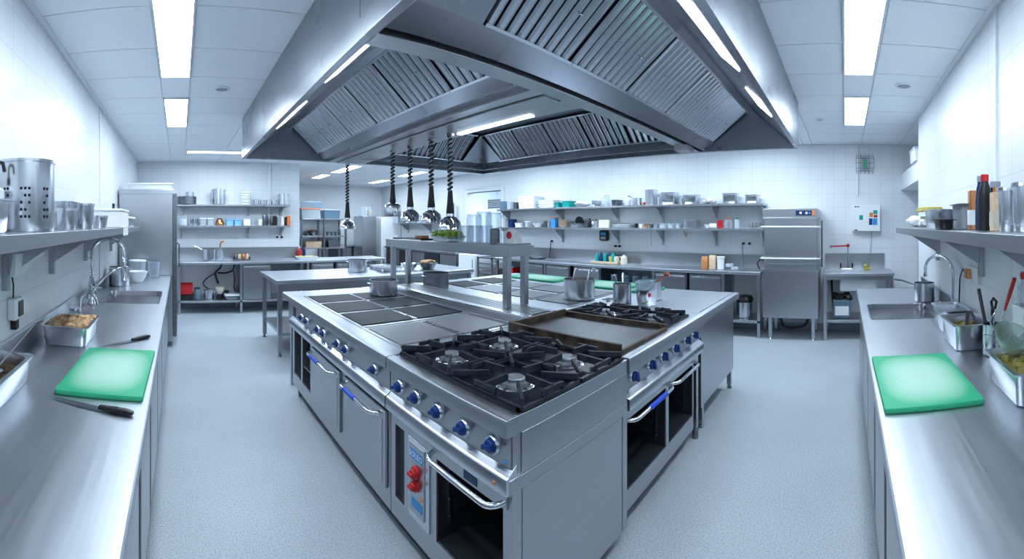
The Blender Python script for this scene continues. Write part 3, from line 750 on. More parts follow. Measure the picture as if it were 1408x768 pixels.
def back_range():
    X0, X1, Y0, Y1 = 2.255, 3.95, 1.935, 3.9
    t = thing('back_solid_top_range', 'steel range with flat plates on the far side of the island behind the pass shelf', 'range', (3.05, 2.9, 0))
    ob('body', MB().box(X0, X1-.03, Y0, Y1-.02, .1, IZ-.03), STEEL, t)
    ob('plinth', MB().box(X0+.1, X1-.1, Y0, Y1-.1, 0, .1), DSTEEL, t)
    m = MB().box(X0, X1, Y0, Y1, IZ-.03, IZ+.003); ob('cooktop', m, STEELY, t, bev=.004)
    for y0, y1, mm in ((3.34, 3.72, RIBBED), (2.88, 3.27, PLATE), (2.45, 2.81, PLATE), (2.06, 2.38, PLATE)):
        for x0, x1 in ((2.66, 2.98), (3.06, 3.40)):
            ob('hot_plate', MB().box(x0, x1, y0, y1, IZ+.003, IZ+.010), mm, t, bev=.002)
        ob('plate_frame', MB().box(2.64, 3.42, y0-.045, y0-.012, IZ+.003, IZ+.007), STEEL if mm is RIBBED else DSTEEL, t)
back_range()
# ================================================================ KITCHENWARE BUILDERS (all in local coordinates, base at z = 0)
def pan_mesh(l, w, h, r=.025, t=.0025, rim=.014):
    m = MB(); a = .93
    loft(m, [rr3(l*a-.01, w*a-.01, r, 0), rr3(l*a, w*a, r, .006), rr3(l, w, r, h-.012), rr3(l, w, r, h-.004), rr3(l+2*rim, w+2*rim, r+.004, h-.004), rr3(l+2*rim, w+2*rim, r+.004, h),
             rr3(l-2*t, w-2*t, r, h), rr3(l-2*t-.004, w-2*t-.004, r, h-.012), rr3(l*a-2*t, w*a-2*t, r, .008), rr3(l*a-.02, w*a-.02, r, .004)])
    return m
def pan(label, loc, l, w, h, rz=0, food=None, fill=.75, group=None, m=SATIN, name='gastro_pan', cat='food pan', lumps=0):
    if food is None: return single(name, pan_mesh(l, w, h), m, label, cat, group, loc=loc, rz=rz)
    t = thing(name, label, cat, (0,0,0), group)
    ob('pan', pan_mesh(l, w, h), m, t)
    f = MB(); n = 10; k = 14; zt = h*fill; L = l*.94; W = w*.94
    vs = [(-L/2+L*i/k, -W/2+W*j/n, zt+rnd.uniform(-.006,.010)) for j in range(n+1) for i in range(k+1)]
    fs = [(j*(k+1)+i, j*(k+1)+i+1, (j+1)*(k+1)+i+1, (j+1)*(k+1)+i) for j in range(n) for i in range(k)]
    f.add(vs, fs)
    for _ in range(lumps):
        f.blob((rnd.uniform(-.42,.42)*l, rnd.uniform(-.40,.40)*w, zt+rnd.uniform(0,.012)), rnd.uniform(.013,.026), 8, 5, .28, (1.15,1,.8))
    fo = ob('food', f, food, t); fo['kind'] = 'stuff'
    t.location = loc; t.rotation_euler.z = rz; OFF[t.name] = Vector((0,0,0))
    return t
def pot_body(r, h, t=.003, lip=.004, n=32):
    return MB().lathe([(0,0),(r-.006,0),(r,.006),(r,h-.004),(r+lip,h-.002),(r+lip,h),(r-t,h),(r-t,.008),(r-t-.004,.005),(0,.005)], n)
def loop_handles(parent, r, z, w=.05, out=.03, rr=.004, ang=0):
    for s in (0, PI):
        M = Matrix.Rotation(ang+s, 4, 'Z')
        ob('handle', MB().tube([(r-.002,-w/2,z),(r+out*.8,-w/2,z+.004),(r+out,-w*.3,z+.006),(r+out,w*.3,z+.006),(r+out*.8,w/2,z+.004),(r-.002,w/2,z)], rr, 8, M=M), CHROME, parent)
def pot(label, loc, r, h, handles=True, long=None, ang=0, content=None, group=None, m=SATIN, name='cooking_pot', cat='pot', hm=None):
    t = thing(name, label, cat, (0,0,0), group)
    ob('pot_body', pot_body(r, h), m, t)
    if handles: loop_handles(t, r, h-.03, min(.07, r*.9), .028, .0042, ang)
    if long:
        M = Matrix.Rotation(ang, 4, 'Z'); z = h-.012
        ob('long_handle', MB().tube([(r-.003,0,z),(r+.03,0,z+.012),(r+long*.6,0,z+.045),(r+long,0,z+.06)], [.008,.008,.010,.011], 8, M=M), hm or SATIN, t)
    if content: ob('contents', MB().lathe([(0,h*.72),(r-.005,h*.70)], 24), content, t)
    t.location = loc; OFF[t.name] = Vector((0,0,0))
    return t
def bowl(label, loc, r, h, m=WHITE, name='bowl', cat='bowl', group=None, base=.5):
    pr = [(0,0),(r*base,0),(r*base+.003,.006),(r*.86,h*.55),(r,h-.003),(r+.004,h),(r-.003,h),(r*.83,h*.55),(r*base-.003,.008),(0,.008)]
    return single(name, MB().lathe(pr, 28), m, label, cat, group, loc=loc)
def tub(label, loc, r, h, m=WHITE, lid=None, name='tub', cat='tub', group=None):
    body = MB().lathe([(0,0),(r*.85,0),(r*.87,.004),(r,h-.012),(r+.004,h-.012),(r+.004,h),(r-.003,h),(r*.85,.006),(0,.006)], 26)
    if lid is None: return single(name, body, m, label, cat, group, loc=loc)
    t = thing(name, label, cat, (0,0,0), group); ob('body', body, m, t)
    ob('lid', MB().lathe([(0,h+.006),(r*.9,h+.006),(r+.006,h+.002),(r+.007,h-.010),(r+.003,h-.010)], 26), lid, t); t.location = loc; OFF[t.name] = Vector((0,0,0)); return t
def crate_mesh(l, w, h, t=.004, r=.012):
    m = MB(); a = .95
    return loft(m, [rr3(l*a,w*a,r,0,2), rr3(l,w,r,h-.01,2), rr3(l+.014,w+.014,r,h-.01,2), rr3(l+.014,w+.014,r,h,2), rr3(l-2*t,w-2*t,r,h,2), rr3(l*a-2*t,w*a-2*t,r,.005,2)])
def crate(label, loc, l, w, h, rz=0, m=WHITE, lid=None, name='storage_box', cat='box', group=None):
    if lid is None: return single(name, crate_mesh(l,w,h), m, label, cat, group, loc=loc, rz=rz)
    t = thing(name, label, cat, (0,0,0), group); ob('body', crate_mesh(l,w,h), m, t)
    q = MB(); loft(q, [rr3(l+.02,w+.02,.012,h-.008,2), rr3(l+.02,w+.02,.012,h+.006,2), rr3(l-.01,w-.01,.012,h+.012,2)]); ob('lid', q, lid, t)
    t.location = loc; t.rotation_euler.z = rz; OFF[t.name] = Vector((0,0,0)); return t
def bottle(label, loc, r, h, m, cap=BLKP, labm=None, neck=.35, nr=.35, group=None, name='bottle', cat='bottle'):
    t = thing(name, label, cat, (0,0,0), group); s = h*(1-neck)
    ob('body', MB().lathe([(0,0),(r*.92,0),(r,.006),(r,s*.9),(r*.93,s),(r*nr*1.25,s+(h-s)*.45),(r*nr,s+(h-s)*.6),(r*nr,h-.02),(0,h-.02)], 22), m, t)
    ob('cap', MB().lathe([(0,h),(r*nr*1.1,h),(r*nr*1.15,h-.004),(r*nr*1.15,h-.028),(0,h-.028)], 16), cap, t)
    if labm: ob('bottle_label', MB().lathe([(r+.0008,s*.2),(r+.0012,s*.21),(r+.0012,s*.72),(r+.0008,s*.73)], 22), labm, t)
    t.location = loc; OFF[t.name] = Vector((0,0,0)); return t
def jar(label, loc, r, h, m=CLEAR, lid=GREYP, content=None, group=None, name='jar', cat='jar'):
    t = thing(name, label, cat, (0,0,0), group)
    ob('glass', MB().lathe([(0,0),(r*.94,0),(r,.006),(r,h*.78),(r*.85,h*.88),(r*.85,h-.012)], 20), m, t)
    if lid: ob('lid', MB().lathe([(0,h),(r*.88,h),(r*.9,h-.003),(r*.9,h-.018),(0,h-.018)], 20), lid, t)
    if content: ob('contents', MB().lathe([(0,.006),(r*.9,.006),(r*.93,.01),(r*.93,h*.6),(0,h*.62)], 18), content, t)
    t.location = loc; OFF[t.name] = Vector((0,0,0)); return t
def knife(label, loc, rz, L=.33, hl=.12, hm=BLKP):
    t = thing('kitchen_knife', label, 'knife', (0,0,0)); bl = L-hl
    m = MB(); pts = [(0,-.004),(bl*.5,-.018),(bl*.92,-.024),(bl,-.024),(bl,.006),(bl*.3,.006)]
    m.prism(pts, .003, .0048, 'z'); ob('blade', m, SATIN, t)
    h = MB(); loft(h, [[(x, -.009+y*1.0, z+.009) for y, z in rrect(w, hh, .006, 3)] for x, w, hh in ((bl-.002,.022,.013),(bl+.02,.022,.015),(bl+hl*.5,.026,.018),(bl+hl*.85,.024,.018),(bl+hl,.018,.012))]); hd = ob('handle', h, hm, t)
    for f in (.25, .6): ob('rivet', MB().cyl((bl+hl*f, -.009, .0165), .003, .002, n=10), SATIN, hd)
    t.location = loc; t.rotation_euler.z = rz; OFF[t.name] = Vector((0,0,0)); return t
def socket(label, loc, wall, plugs=1, w=.09):
    """white wall socket; wall 'x' on the plane x=const facing -x, 'y' facing -y"""
    t = thing('wall_socket', label, 'socket', (0,0,0))
    def O(nm, mb, mm): ob(nm, mb, mm, t, bev=.002)
    O('plate', MB().box(-w/2, w/2, -.012, 0, -.045, .045), WHITE)
    for k in range(plugs):
        x = (k-(plugs-1)/2)*w*.55
        O('plug', MB().lathe([(0,.035),(.015,.035),(.02,.03),(.02,0)], 14, M=Matrix.Translation((x,-.01,0)) @ Matrix.Rotation(PI/2, 4, 'X')), BLKP)
    t.location = loc; t.rotation_euler.z = -PI/2 if wall == 'x' else (PI if wall == 'yr' else (PI/2 if wall == 'xl' else 0)); OFF[t.name] = Vector((0,0,0)); return t
def gusset(mb, a, b, n, z, d=.24, h=.19):
    """triangular shelf bracket plate; a at the wall, direction b out of wall, n sideways unit"""
    a = Vector(a); b = Vector(b); n = Vector(n)*.004
    P = [a, a+b*d, a+b*d-Vector((0,0,.02)), a+b*.03-Vector((0,0,h)), a-Vector((0,0,h))]
    vs = [p-n for p in P]+[p+n for p in P]; k = len(P)
    return mb.add(vs, [tuple(range(k)), tuple(range(2*k-1,k-1,-1))]+[(i,i+k,(i+1)%k+k,(i+1)%k) for i in range(k)])
def wall_shelf(name, label, axis, plane, sgn, e0, e1, z0, z1, depth, brackets, bh=.19, m=STEEL):
    """axis 'x': on plane x=plane reaching out sgn*depth, running y e0..e1"""
    mid = (e0+e1)/2
    t = thing('steel_shelf', label, 'shelf', (plane, mid, z0) if axis == 'x' else (mid, plane, z0))
    f = plane+sgn*depth
    def BX_(mb, p0, p1, a0, a1, c0, c1): return mb.box(p0,p1,a0,a1,c0,c1) if axis == 'x' else mb.box(a0,a1,p0,p1,c0,c1)
    b = MB(); BX_(b, plane, f, e0, e1, z1-.004, z1); BX_(b, f-sgn*.012, f, e0, e1, z0, z1-.004); BX_(b, plane+sgn*.002, plane+sgn*.008, e0, e1, z0, z1)
    BX_(b, plane+sgn*.009, f-sgn*.013, e0, e0+.004, z0, z1-.005); BX_(b, plane+sgn*.009, f-sgn*.013, e1-.004, e1, z0, z1-.005)
    ob('board', b, m, t, bev=.004)
    for y in brackets:
        g = MB()
        if axis == 'x': gusset(g, (plane, y, z1-.006), (sgn,0,0), (0,1,0), z0, depth*.86, bh); g.box(plane, plane+sgn*.028, y-.018, y+.018, z0-bh-.03, z0)
        else: gusset(g, (y, plane, z1-.006), (0,sgn,0), (1,0,0), z0, depth*.86, bh); g.box(y-.018, y+.018, plane, plane+sgn*.028, z0-bh-.03, z0)
        ob('bracket', g, STEEL, t)
    return t

# ================================================================ LEFT AND RIGHT COUNTERS
CT = .87; CF = -.107
def side_counter(side, e1, sink, doors, label):
    """side 'L': runs along y at the left wall; side 'R': runs along x at the right wall"""
    L = side == 'L'
    e0 = -.107+.0 if L else -.765+.0
    e0 = -.107 if L else -.763
    def S(mb, u0, u1, e0_, e1_, z0, z1):     # u across the counter (wall -> front)
        return mb.box(u0,u1,e0_,e1_,z0,z1) if L else mb.box(e0_,e1_,u0,u1,z0,z1)
    W = -.763
    t = thing('worktop_counter', label, 'counter', ((W+CF)/2, (e0+e1)/2, 0) if L else ((e0+e1)/2, (W+CF)/2, 0))
    s0, s1, su0, su1 = sink
    top = MB(); zt = CT-.04
    for a in ((W, CF-.018, e0, s0), (W, CF-.018, s1, e1), (W, su0, s0, s1), (su1, CF-.018, s0, s1)): S(top, *a, zt+.02, CT)
    prof = [(CF-.018, CT), (CF-.006, CT), (CF-.001, CT-.004), (CF, CT-.010), (CF, zt), (CF-.018, zt)]
    top.prism(prof, e0, e1, 'y' if L else 'x')
    S(top, W, CF-.01, e1-.01, e1, zt, CT)
    ob('worktop', top, STEELX if L else STEELY, t, smooth=True)
    sp = MB(); S(sp, W+.0, W+.016, e0, e1, CT, CT+.11); struct('trim_splashback_left' if L else 'trim_splashback_right', sp, STEEL, bev=.003)
    # basin
    b = MB(); cx, cy = (su0+su1)/2, (s0+s1)/2; l, w = su1-su0, s1-s0
    if not L: cx, cy, l, w = cy, cx, w, l
    d = .17
    def R(dl, r, z): return [(cx+x, cy+y, z) for x, y in rrect(l+dl, w+dl, r)]
    loft(b, [R(.016,.05,CT+.0015), R(0,.045,CT+.001), R(-.006,.045,CT-.006), R(-.03,.05,CT-d+.02), R(-.06,.05,CT-d)], cap0=False, cap1=True)
    bs = ob('sink_basin', b, HOOD, t)
    ob('drain', MB().lathe([(0,.003),(.02,.002),(.035,.004),(.04,0)], 20, (cx, cy, CT-d)), CHROME, bs)
    # cabinets
    g = MB(); f = CF-.030
    S(g, W+.02, f-.02, e0, e1, .12, zt-.0); ob('carcass', g, DSTEEL, t)
    for a, bb in doors:
        dm = MB(); S(dm, f-.02, f, a, bb, .135, .80)
        dd = ob('door', dm, STEEL, t, bev=.003)
        hm = MB(); S(hm, f, f+.012, a+.03, bb-.03, .765, .785); ob('handle', hm, SATIN, dd, bev=.003)
    pl = MB(); S(pl, W+.05, f-.05, e0, e1, 0, .12); ob('plinth', pl, DSTEEL, t)
    return t
side_counter('L', 5.18, (3.36, 3.98, -.645, -.165), ((-.08,.40),(.50,.93),(1.0,1.42),(1.52,1.95),(2.05,2.6),(2.66,3.25),(3.32,3.95),(4.0,4.55),(4.6,5.15)), 'long stainless steel counter with a sink along the left wall')
side_counter('R', 4.16, (2.80, 3.33, -.625, -.17), ((-.08,.40),(.50,.93),(1.0,1.42),(1.52,1.95),(2.05,2.6),(2.66,3.25),(3.32,4.1)), 'long stainless steel counter with a sink along the right wall')

# cutting boards and knives
def cboard(label, x0, x1, y0, y1, z, h=.017, rz=0):
    m = MB(); loft(m, [rr3(x1-x0-.003,y1-y0-.003,.012,0), rr3(x1-x0,y1-y0,.012,.003), rr3(x1-x0,y1-y0,.012,h-.003), rr3(x1-x0-.004,y1-y0-.004,.012,h)])
    return single('cutting_board', m, BOARD, label, 'cutting board', loc=((x0+x1)/2,(y0+y1)/2,z), rz=rz)
cboard('green cutting board with pale worn middle between two knives on the left counter', -.455, -.125, 1.50, 2.06, CT, rz=-.02)
cboard('green cutting board with pale worn middle on the right counter', 1.40, 1.965, -.475, -.125, CT, rz=.015)
knife('long black-handled kitchen knife lying in front of the left green board', (-.475, 1.475, CT), math.atan2(-.082, .32), .335, .12)
knife('black-handled kitchen knife lying behind the left green board', (-.40, 2.13, CT), math.atan2(.22, .22), .32, .12)
# left counter wares
pan('steel pan heaped with browned fried food on the left counter', (-.585, 2.24, CT), .235, .30, .105, 0, FOOD, .86, lumps=110)
pan('steel pan with dark stew, cut by the left edge of the picture', (-.665, 1.40, CT), .16, .40, .105, 0, FOODD, .6, lumps=10)
def ladle(label, a, b, loc_r=.03, name='ladle', bowl_at='b', hm=SATIN):
    a = Vector(a); b = Vector(b); t = thing(name, label, 'ladle', a)
    ob('shaft', MB().tube([a, (a+b)/2+Vector((0,0,.004)), b], [.004,.0045,.005], 8), hm, t)
    ob('bowl', MB().lathe([(0,-loc_r*.7),(loc_r*.6,-loc_r*.55),(loc_r,0),(loc_r*.93,0),(loc_r*.55,-loc_r*.48),(0,-loc_r*.62)], 18, (a.x, a.y, a.z)), SATIN, t)
    return t
ladle('steel ladle leaning in the dark stew pan at the left edge', (-.66, 1.42, CT+.09), (-.70, 1.98, CT+.14), .03)
def prerinse():
    t = thing('pre_rinse_tap', 'chrome spray tap with arched spring hose behind the left sink', 'tap', (-.69, 3.28, CT))
    x, y = -.69, 3.28
    ob('base', MB().lathe([(0,0),(.035,0),(.035,.01),(.022,.03),(.022,.13),(.03,.14),(.03,.17),(.018,.18),(.018,.21)], 20, (x,y,CT)), CHROME, t)
    ob('crosspiece', MB().tube([(x-.0,y-.11,CT+.075),(x,y+.11,CT+.075)], .016, 12), CHROME, t)
    for s in (-1, 1):
        ob('tap_handle', MB().cyl((x, y+s*.11, CT+.06), .02, .045, n=14).box(x-.005,x+.06,y+s*.11-.008,y+s*.11+.008,CT+.105,CT+.118), CHROME, t, bev=.002)
    R = .13; pts = [(x,y,CT+.2)]+arc((x+R,y,CT+.385), R, PI, 0, 22)+[(x+2*R,y,CT+.30)]
    ob('riser', MB().tube(pts, .007, 8), CHROME, t)
    hel = []; n = 700
    P = [Vector(p) for p in [(x,y,CT+.2+.185*i/10) for i in range(10)]+arc((x+R,y,CT+.385), R, PI, 0, 40)+[(x+2*R,y,CT+.385-.085*i/5) for i in range(1,6)]]
    m = len(P)-1
    for i in range(n):
        f = i/(n-1)*m; k = min(int(f), m-1); p = P[k].lerp(P[k+1], f-k); tg = (P[k+1]-P[k]).normalized(); b = tg.cross(Vector((0,1,0))).normalized(); a = 2*PI*i/12
        hel.append(p+(b*math.cos(a)+Vector((0,1,0))*math.sin(a))*.0145)
    ob('spring', MB().tube(hel, .0032, 5), CHROME, t)
    ob('spray_head', MB().lathe([(0,0),(.02,0),(.024,.01),(.016,.03),(.013,.10),(.016,.12),(0,.12)], 16, (x+2*R,y,CT+.19)), CHROME, t)
    ob('spray_lever', MB().tube([(x+2*R-.01,y,CT+.30),(x+2*R-.05,y,CT+.27),(x+2*R-.055,y,CT+.2)], .005, 8), CHROME, t)
    ob('spout', MB().tube([(x,y,CT+.11)]+[(x+.02+.27*i/8, y+.02*i, CT+.12+.16*math.sin(PI*.62*i/8)) for i in range(9)], .009, 10), CHROME, t)
    ob('wall_bracket', MB().tube([(x,y,CT+.36),(WX,y,CT+.36)], .006, 8), CHROME, t)
prerinse()
pot('steel pot standing behind the left sink by the spray tap', (-.62, 4.33, CT), .105, .19, content=WOOD, ang=.4)
tub('tall white tub standing against the tall cabinet on the left counter', (-.50, 5.02, CT), .10, .20, FROST, lid=WHITE, name='food_tub', cat='tub')
tub('clear plastic tub right of the white tub by the tall cabinet', (-.31, 5.05, CT), .075, .18, CLEAR, name='food_tub', cat='tub')
bowl('white mixing bowl on the left counter behind the sink', (-.455, 4.62, CT), .105, .115, WHITE, name='mixing_bowl')
jar('small clear glass jar behind the fried food pan on the left counter', (-.66, 2.62, CT), .04, .10, CLEAR, CHROME)
single('swan_tap', MB().tube([(-.70,2.93,CT+.002),(-.70,2.93,CT+.08)]+arc((-.64,2.93,CT+.08),.06,PI,.2,8)+[(-.575,2.93,CT+.06)], .009, 10), CHROME, 'short chrome swan spout before the spray tap on the left', 'tap')
# tall cabinet at the end of the left counter
def tall_cabinet():
    x0,x1,y0,y1,z1 = -.75,-.035,5.2,5.95,1.93
    t = thing('tall_cabinet', 'tall stainless steel fridge cabinet at the far end of the left counter', 'cabinet', ((x0+x1)/2,(y0+y1)/2,0))
    ob('body', MB().box(x0,x1-.05,y0,y1,.06,z1), STEEL, t, bev=.004)
    ob('top_trim', MB().box(x0-.004,x1-.02,y0-.006,y0,z1-.06,z1-.004), STEEL, t, bev=.002)
    d = ob('door', MB().box(x1-.048,x1,y0+.004,y1-.004,.12,z1-.05), DSTEEL, t, bev=.004)
    ob('handle', MB().tube([(x1,y0+.05,.95),(x1+.03,y0+.05,.97),(x1+.03,y0+.05,1.25),(x1,y0+.05,1.27)], .008, 8), CHROME, d)
    ob('plinth', MB().box(x0+.02,x1-.06,y0+.03,y1-.02,0,.06), DSTEEL, t)
tall_cabinet()
crate('flat white plastic box with lid on top of the tall cabinet', (-.37, 5.5, 1.93), .56, .40, .075, m=WHITE, lid=WHITE)
# left shelf and wares
wall_shelf('L', 'steel wall shelf above the left counter', 'x', WX, 1, .25, 4.75, 1.425, 1.472, .335, (1.0, 1.73, 2.42, 3.34, 4.6), .19)
SZ = 1.472
def cutlery_drum():
    r, h = .115, .27
    t = thing('perforated_drum', 'tall steel drum with rows of square holes on the left shelf', 'drum', (0,0,0))
    ob('body', MB().lathe([(0,0),(r*.98,0),(r,.01),(r,h-.012),(r+.004,h-.010),(r+.004,h),(r-.004,h),(r-.004,h-.02),(0,h-.02)], 40), SATIN, t)
    hl = MB()
    for a0, cols in ((4.35, 2), (4.95, 3), (5.75, 2), (3.7, 2)):
        for c in range(cols):
            for q in range(5):
                if (q+c) % 4 == 3: continue
                a = a0+c*.13; z = .05+q*.026
                M = Matrix.Rotation(a, 4, 'Z'); hl.box(r-.001, r+.0008, -.0045, .0045, z, z+.010, M)
    h_ = ob('hole', hl, ENAMEL, t, label='rows of dark square holes'); h_['kind'] = 'stuff'
    t.location = (-.595, 1.56, SZ); OFF[t.name] = Vector((0,0,0))
cutlery_drum()
pm = MB().lathe([(0,0),(.044,0),(.048,.01),(.048,.15),(.02,.17),(0,.17)], 20); pm.m = 1
pm.lathe([(.016,.165),(.016,.20),(.008,.205),(.008,.225)], 12).tube([(0,0,.20),(0,0,.243),(.02,0,.253),(.045,0,.247),(.052,0,.215)], .0075, 8)
single('pump_dispenser', pm, [WHITE, BLKP], 'white pump dispenser with black spout, half hidden left of the perforated drum', 'dispenser', loc=(-.665, 1.40, SZ))
pan('steel pan at the far left of the left shelf', (-.60, 1.12, SZ), .2, .16, .1)
x_, y_ = -.56, 1.98
tub('small steel canister next to the perforated drum on the left shelf', (-.555, 2.03, SZ), .05, .105, SATIN, name='canister', cat='canister')
pan('square steel pan behind the small canister on the left shelf', (-.655, 2.28, SZ), .15, .19, .15, name='gastro_pan')
tub('tall steel canister in the middle of the left shelf', (-.575, 2.49, SZ), .066, .15, SATIN, name='canister', cat='canister')
tub('low steel tin with rim on the left shelf before the white box', (-.55, 2.86, SZ), .06, .085, SATIN, name='canister', cat='canister')
single('paper_stack', MB().box(-.16,.16,-.24,.24,0,.125).box(-.165,.165,-.245,.245,.125,.145), PAPER, 'white box of folded paper towels on the left shelf', 'box', loc=(-.60, 3.40, SZ), bev=.008)
single('paper_sheet', MB().box(-.427,-.420,3.18,3.45,SZ-.06,SZ+.003).box(-.5,-.42,3.18,3.45,SZ+.001,SZ+.004), PAPER, 'white paper sheet hanging over the front edge of the left shelf', 'paper')
for k, (y, xx) in enumerate(((3.95,-.53),(4.12,-.53),(4.30,-.53),(4.48,-.53))):
    tub('', (xx, y, SZ), .055, .095, SATIN, lid=WHITE, name='tin', cat='tin', group='steel tins at the end of the left shelf')['label'] = 'steel tin with white lid in the row at the far end of the left shelf'
for k, (px_, r, h, m, c, w) in enumerate(((150,.03,.16,CREAM,BLKP,'cream'),(156,.034,.24,BLKP,BLKP,'tallest black'),(161,.028,.17,TAN,RED,'tan'))):
    bottle(w+' bottle standing behind the white box on the left shelf', (-.68, y_on_x(px_, -.68), SZ), r, h, m, c)
# white hanging towel and the charger below the left shelf
m = MB(); n = 8
vs = []
for i in range(n+1):
    f = i/n; y = 1.66+.38*f; z0 = 1.272+.06*f-.012*math.sin(f*6); z1 = 1.372-.0*f
    vs += [(WX+.06+.01*math.sin(f*9), y, z0), (WX+.07+.01*math.sin(f*7+1), y, z1), (WX+.09+.01*math.sin(f*9), y, z1), (WX+.085, y, z0+.004)]
fs = [(i*4+a, i*4+(a+1)%4, i*4+4+(a+1)%4, i*4+4+a) for i in range(n) for a in range(4)]+[(0,1,2,3),(n*4+3,n*4+2,n*4+1,n*4)]
single('wiping_cloth', MB().add(vs, fs), PAPER, 'white cloth tucked under the left shelf bracket', 'cloth')
def charger():
    t = thing('charger', 'white plug-in charger with cable on the left wall under the shelf', 'charger', (WX, 1.82, 1.1))
    ob('case', MB().box(WX, WX+.045, 1.77, 1.87, 1.06, 1.16), WHITE, t, bev=.01)
    ob('panel', MB().box(WX+.044, WX+.05, 1.80, 1.86, 1.075, 1.145), BLKP, t, bev=.003)
    ob('cable', MB().tube([(WX+.02,1.80,1.155),(WX+.025,1.79,1.22),(WX+.02,1.77,1.30)], .004, 8), BLKP, t)
    ob('plug', MB().box(WX, WX+.03, 1.81, 1.85, 1.01, 1.06), BLKP, t, bev=.004)
charger()

# right counter wares
def mixer_tap():
    x, y = 2.74, -.71
    t = thing('mixer_tap', 'chrome swan-neck mixer tap behind the right sink', 'tap', (x, y, CT))
    ob('base', MB().lathe([(0,0),(.03,0),(.03,.012),(.02,.02),(.02,.09),(.014,.1)], 20, (x,y,CT)), CHROME, t)
    d = Vector((.31, .13, 0)); pts = [(x,y,CT+.08),(x,y,CT+.30)]
    for i in range(1, 15):
        a = PI*i/15; pts.append((x+d.x*(1-math.cos(a))/2, y+d.y*(1-math.cos(a))/2, CT+.30+.11*math.sin(a)))
    pts.append((x+d.x, y+d.y, CT+.27)); ob('neck', MB().tube(pts, .011, 12), CHROME, t)
    ob('aerator', MB().cyl((x+d.x, y+d.y, CT+.245), .014, .03, n=14), CHROME, t)
    ob('lever', MB().tube([(x,y,CT+.07),(x-.02,y+.05,CT+.085),(x-.03,y+.1,CT+.12)], .006, 8), CHROME, t)
mixer_tap()
pot('steel pan with lid and long handle behind the right sink', (3.42, -.64, CT), .085, .15, handles=False, long=.2, ang=PI*.62, content=DSTEEL, name='saucepan')
pan('long steel pan next to the right sink, behind the pan with tongs', (2.50, -.63, CT), .27, .16, .13)
pan('steel pan holding sliced food and dark tongs on the right counter', (2.14, -.625, CT), .26, .19, .13, .04, YELLOWF, .55, lumps=14)
single('serving_tongs', MB().bar((2.04,-.60,CT+.115),(2.22,-.66,CT+.155),.02,.006).bar((2.05,-.66,CT+.12),(2.22,-.675,CT+.15),.018,.006).blob((2.05,-.63,CT+.105),.03,8,5,.1,(1.2,1,.5)), DSTEEL, 'dark serving tongs lying in the right counter pan', 'tongs')
pan('steel pan of sliced pickles at the right edge of the picture', (1.47, -.655, CT), .31, .18, .12, 0, YELLOWF, .6, lumps=20)
def utensil_pot():
    x, y = 1.93, -.69
    single('utensil_holder', pot_body(.042, .15, .002, .002).lathe([(.0425,.1),(.0445,.103),(.0425,.106)], 30), SATIN, 'steel cylinder holding kitchen utensils on the right counter', 'utensil holder', loc=(x,y,CT))
    def ut(nm, label, a, b, hm, head=None):
        t = thing(nm, label, nm.split('_')[-1], a); a = Vector(a); b = Vector(b)
        ob('handle', MB().tube([a, a.lerp(b,.5), b], [.006,.009,.010], 8), hm, t)
        if head: ob('head', head, hm if hm is not RED else BLKP, t)
    ut('kitchen_spatula', 'black handled utensil leaning left in the steel utensil cylinder', (x,y,CT+.01), (x+.12,y+.025,CT+.30), BLKP)
    hd = MB().tube([(x-.02,y,CT+.22),(x-.0,y+.0,CT+.255),(x-.03,y,CT+.275),(x-.06,y-.005,CT+.265),(x-.055,y,CT+.235),(x-.03,y,CT+.225)], .007, 8)
    ut('potato_masher', 'black utensil with open loop head in the steel utensil cylinder', (x-.005,y-.005,CT+.01), (x-.02,y,CT+.225), BLKP, hd)
    t = thing('red_spatula', 'utensil with bright red handle sticking up from the steel cylinder', 'spatula', (x-.01,y,CT+.02)); A = Vector((x-.01,y,CT+.02)); B = Vector((x-.29,y-.0,CT+.40))
    ob('shaft', MB().tube([A, A.lerp(B,.62)], .004, 8), SATIN, t); ob('grip', MB().tube([A.lerp(B,.6), A.lerp(B,.8), B], [.006,.010,.009], 10), RED, t, label='bright red grip')
    wl = MB()
    for k in range(5):
        a = PI*k/5; dx, dy = .026*math.cos(a), .026*math.sin(a)
        wl.tube([(x-.035,y-.0,CT+.13)]+[(x-.035-.05*f+dx*math.sin(PI*f), y+dy*math.sin(PI*f), CT+.13+.10*f) for f in (.2,.4,.6,.8,1)], .0018, 5)
    ut('balloon_whisk', 'wire whisk resting in the steel utensil cylinder', (x-.0,y+.01,CT+.01), (x-.035,y,CT+.135), SATIN, wl)
utensil_pot()
jar('clear glass jar with pickles behind the rightmost steel pan', (1.70, -.70, CT), .045, .15, CLEAR, None, YELLOWF)
jar('clear glass jar beside the utensil cylinder at the right edge', (1.82, -.715, CT), .04, .13, CLEAR, None)
bowl('tilted pale green glass bowl over the rightmost pan', (1.53, -.62, CT+.150), .08, .06, clear('green_glass', (.45,.62,.50), .35), name='glass_bowl').rotation_euler = (.2, -.45, 0)
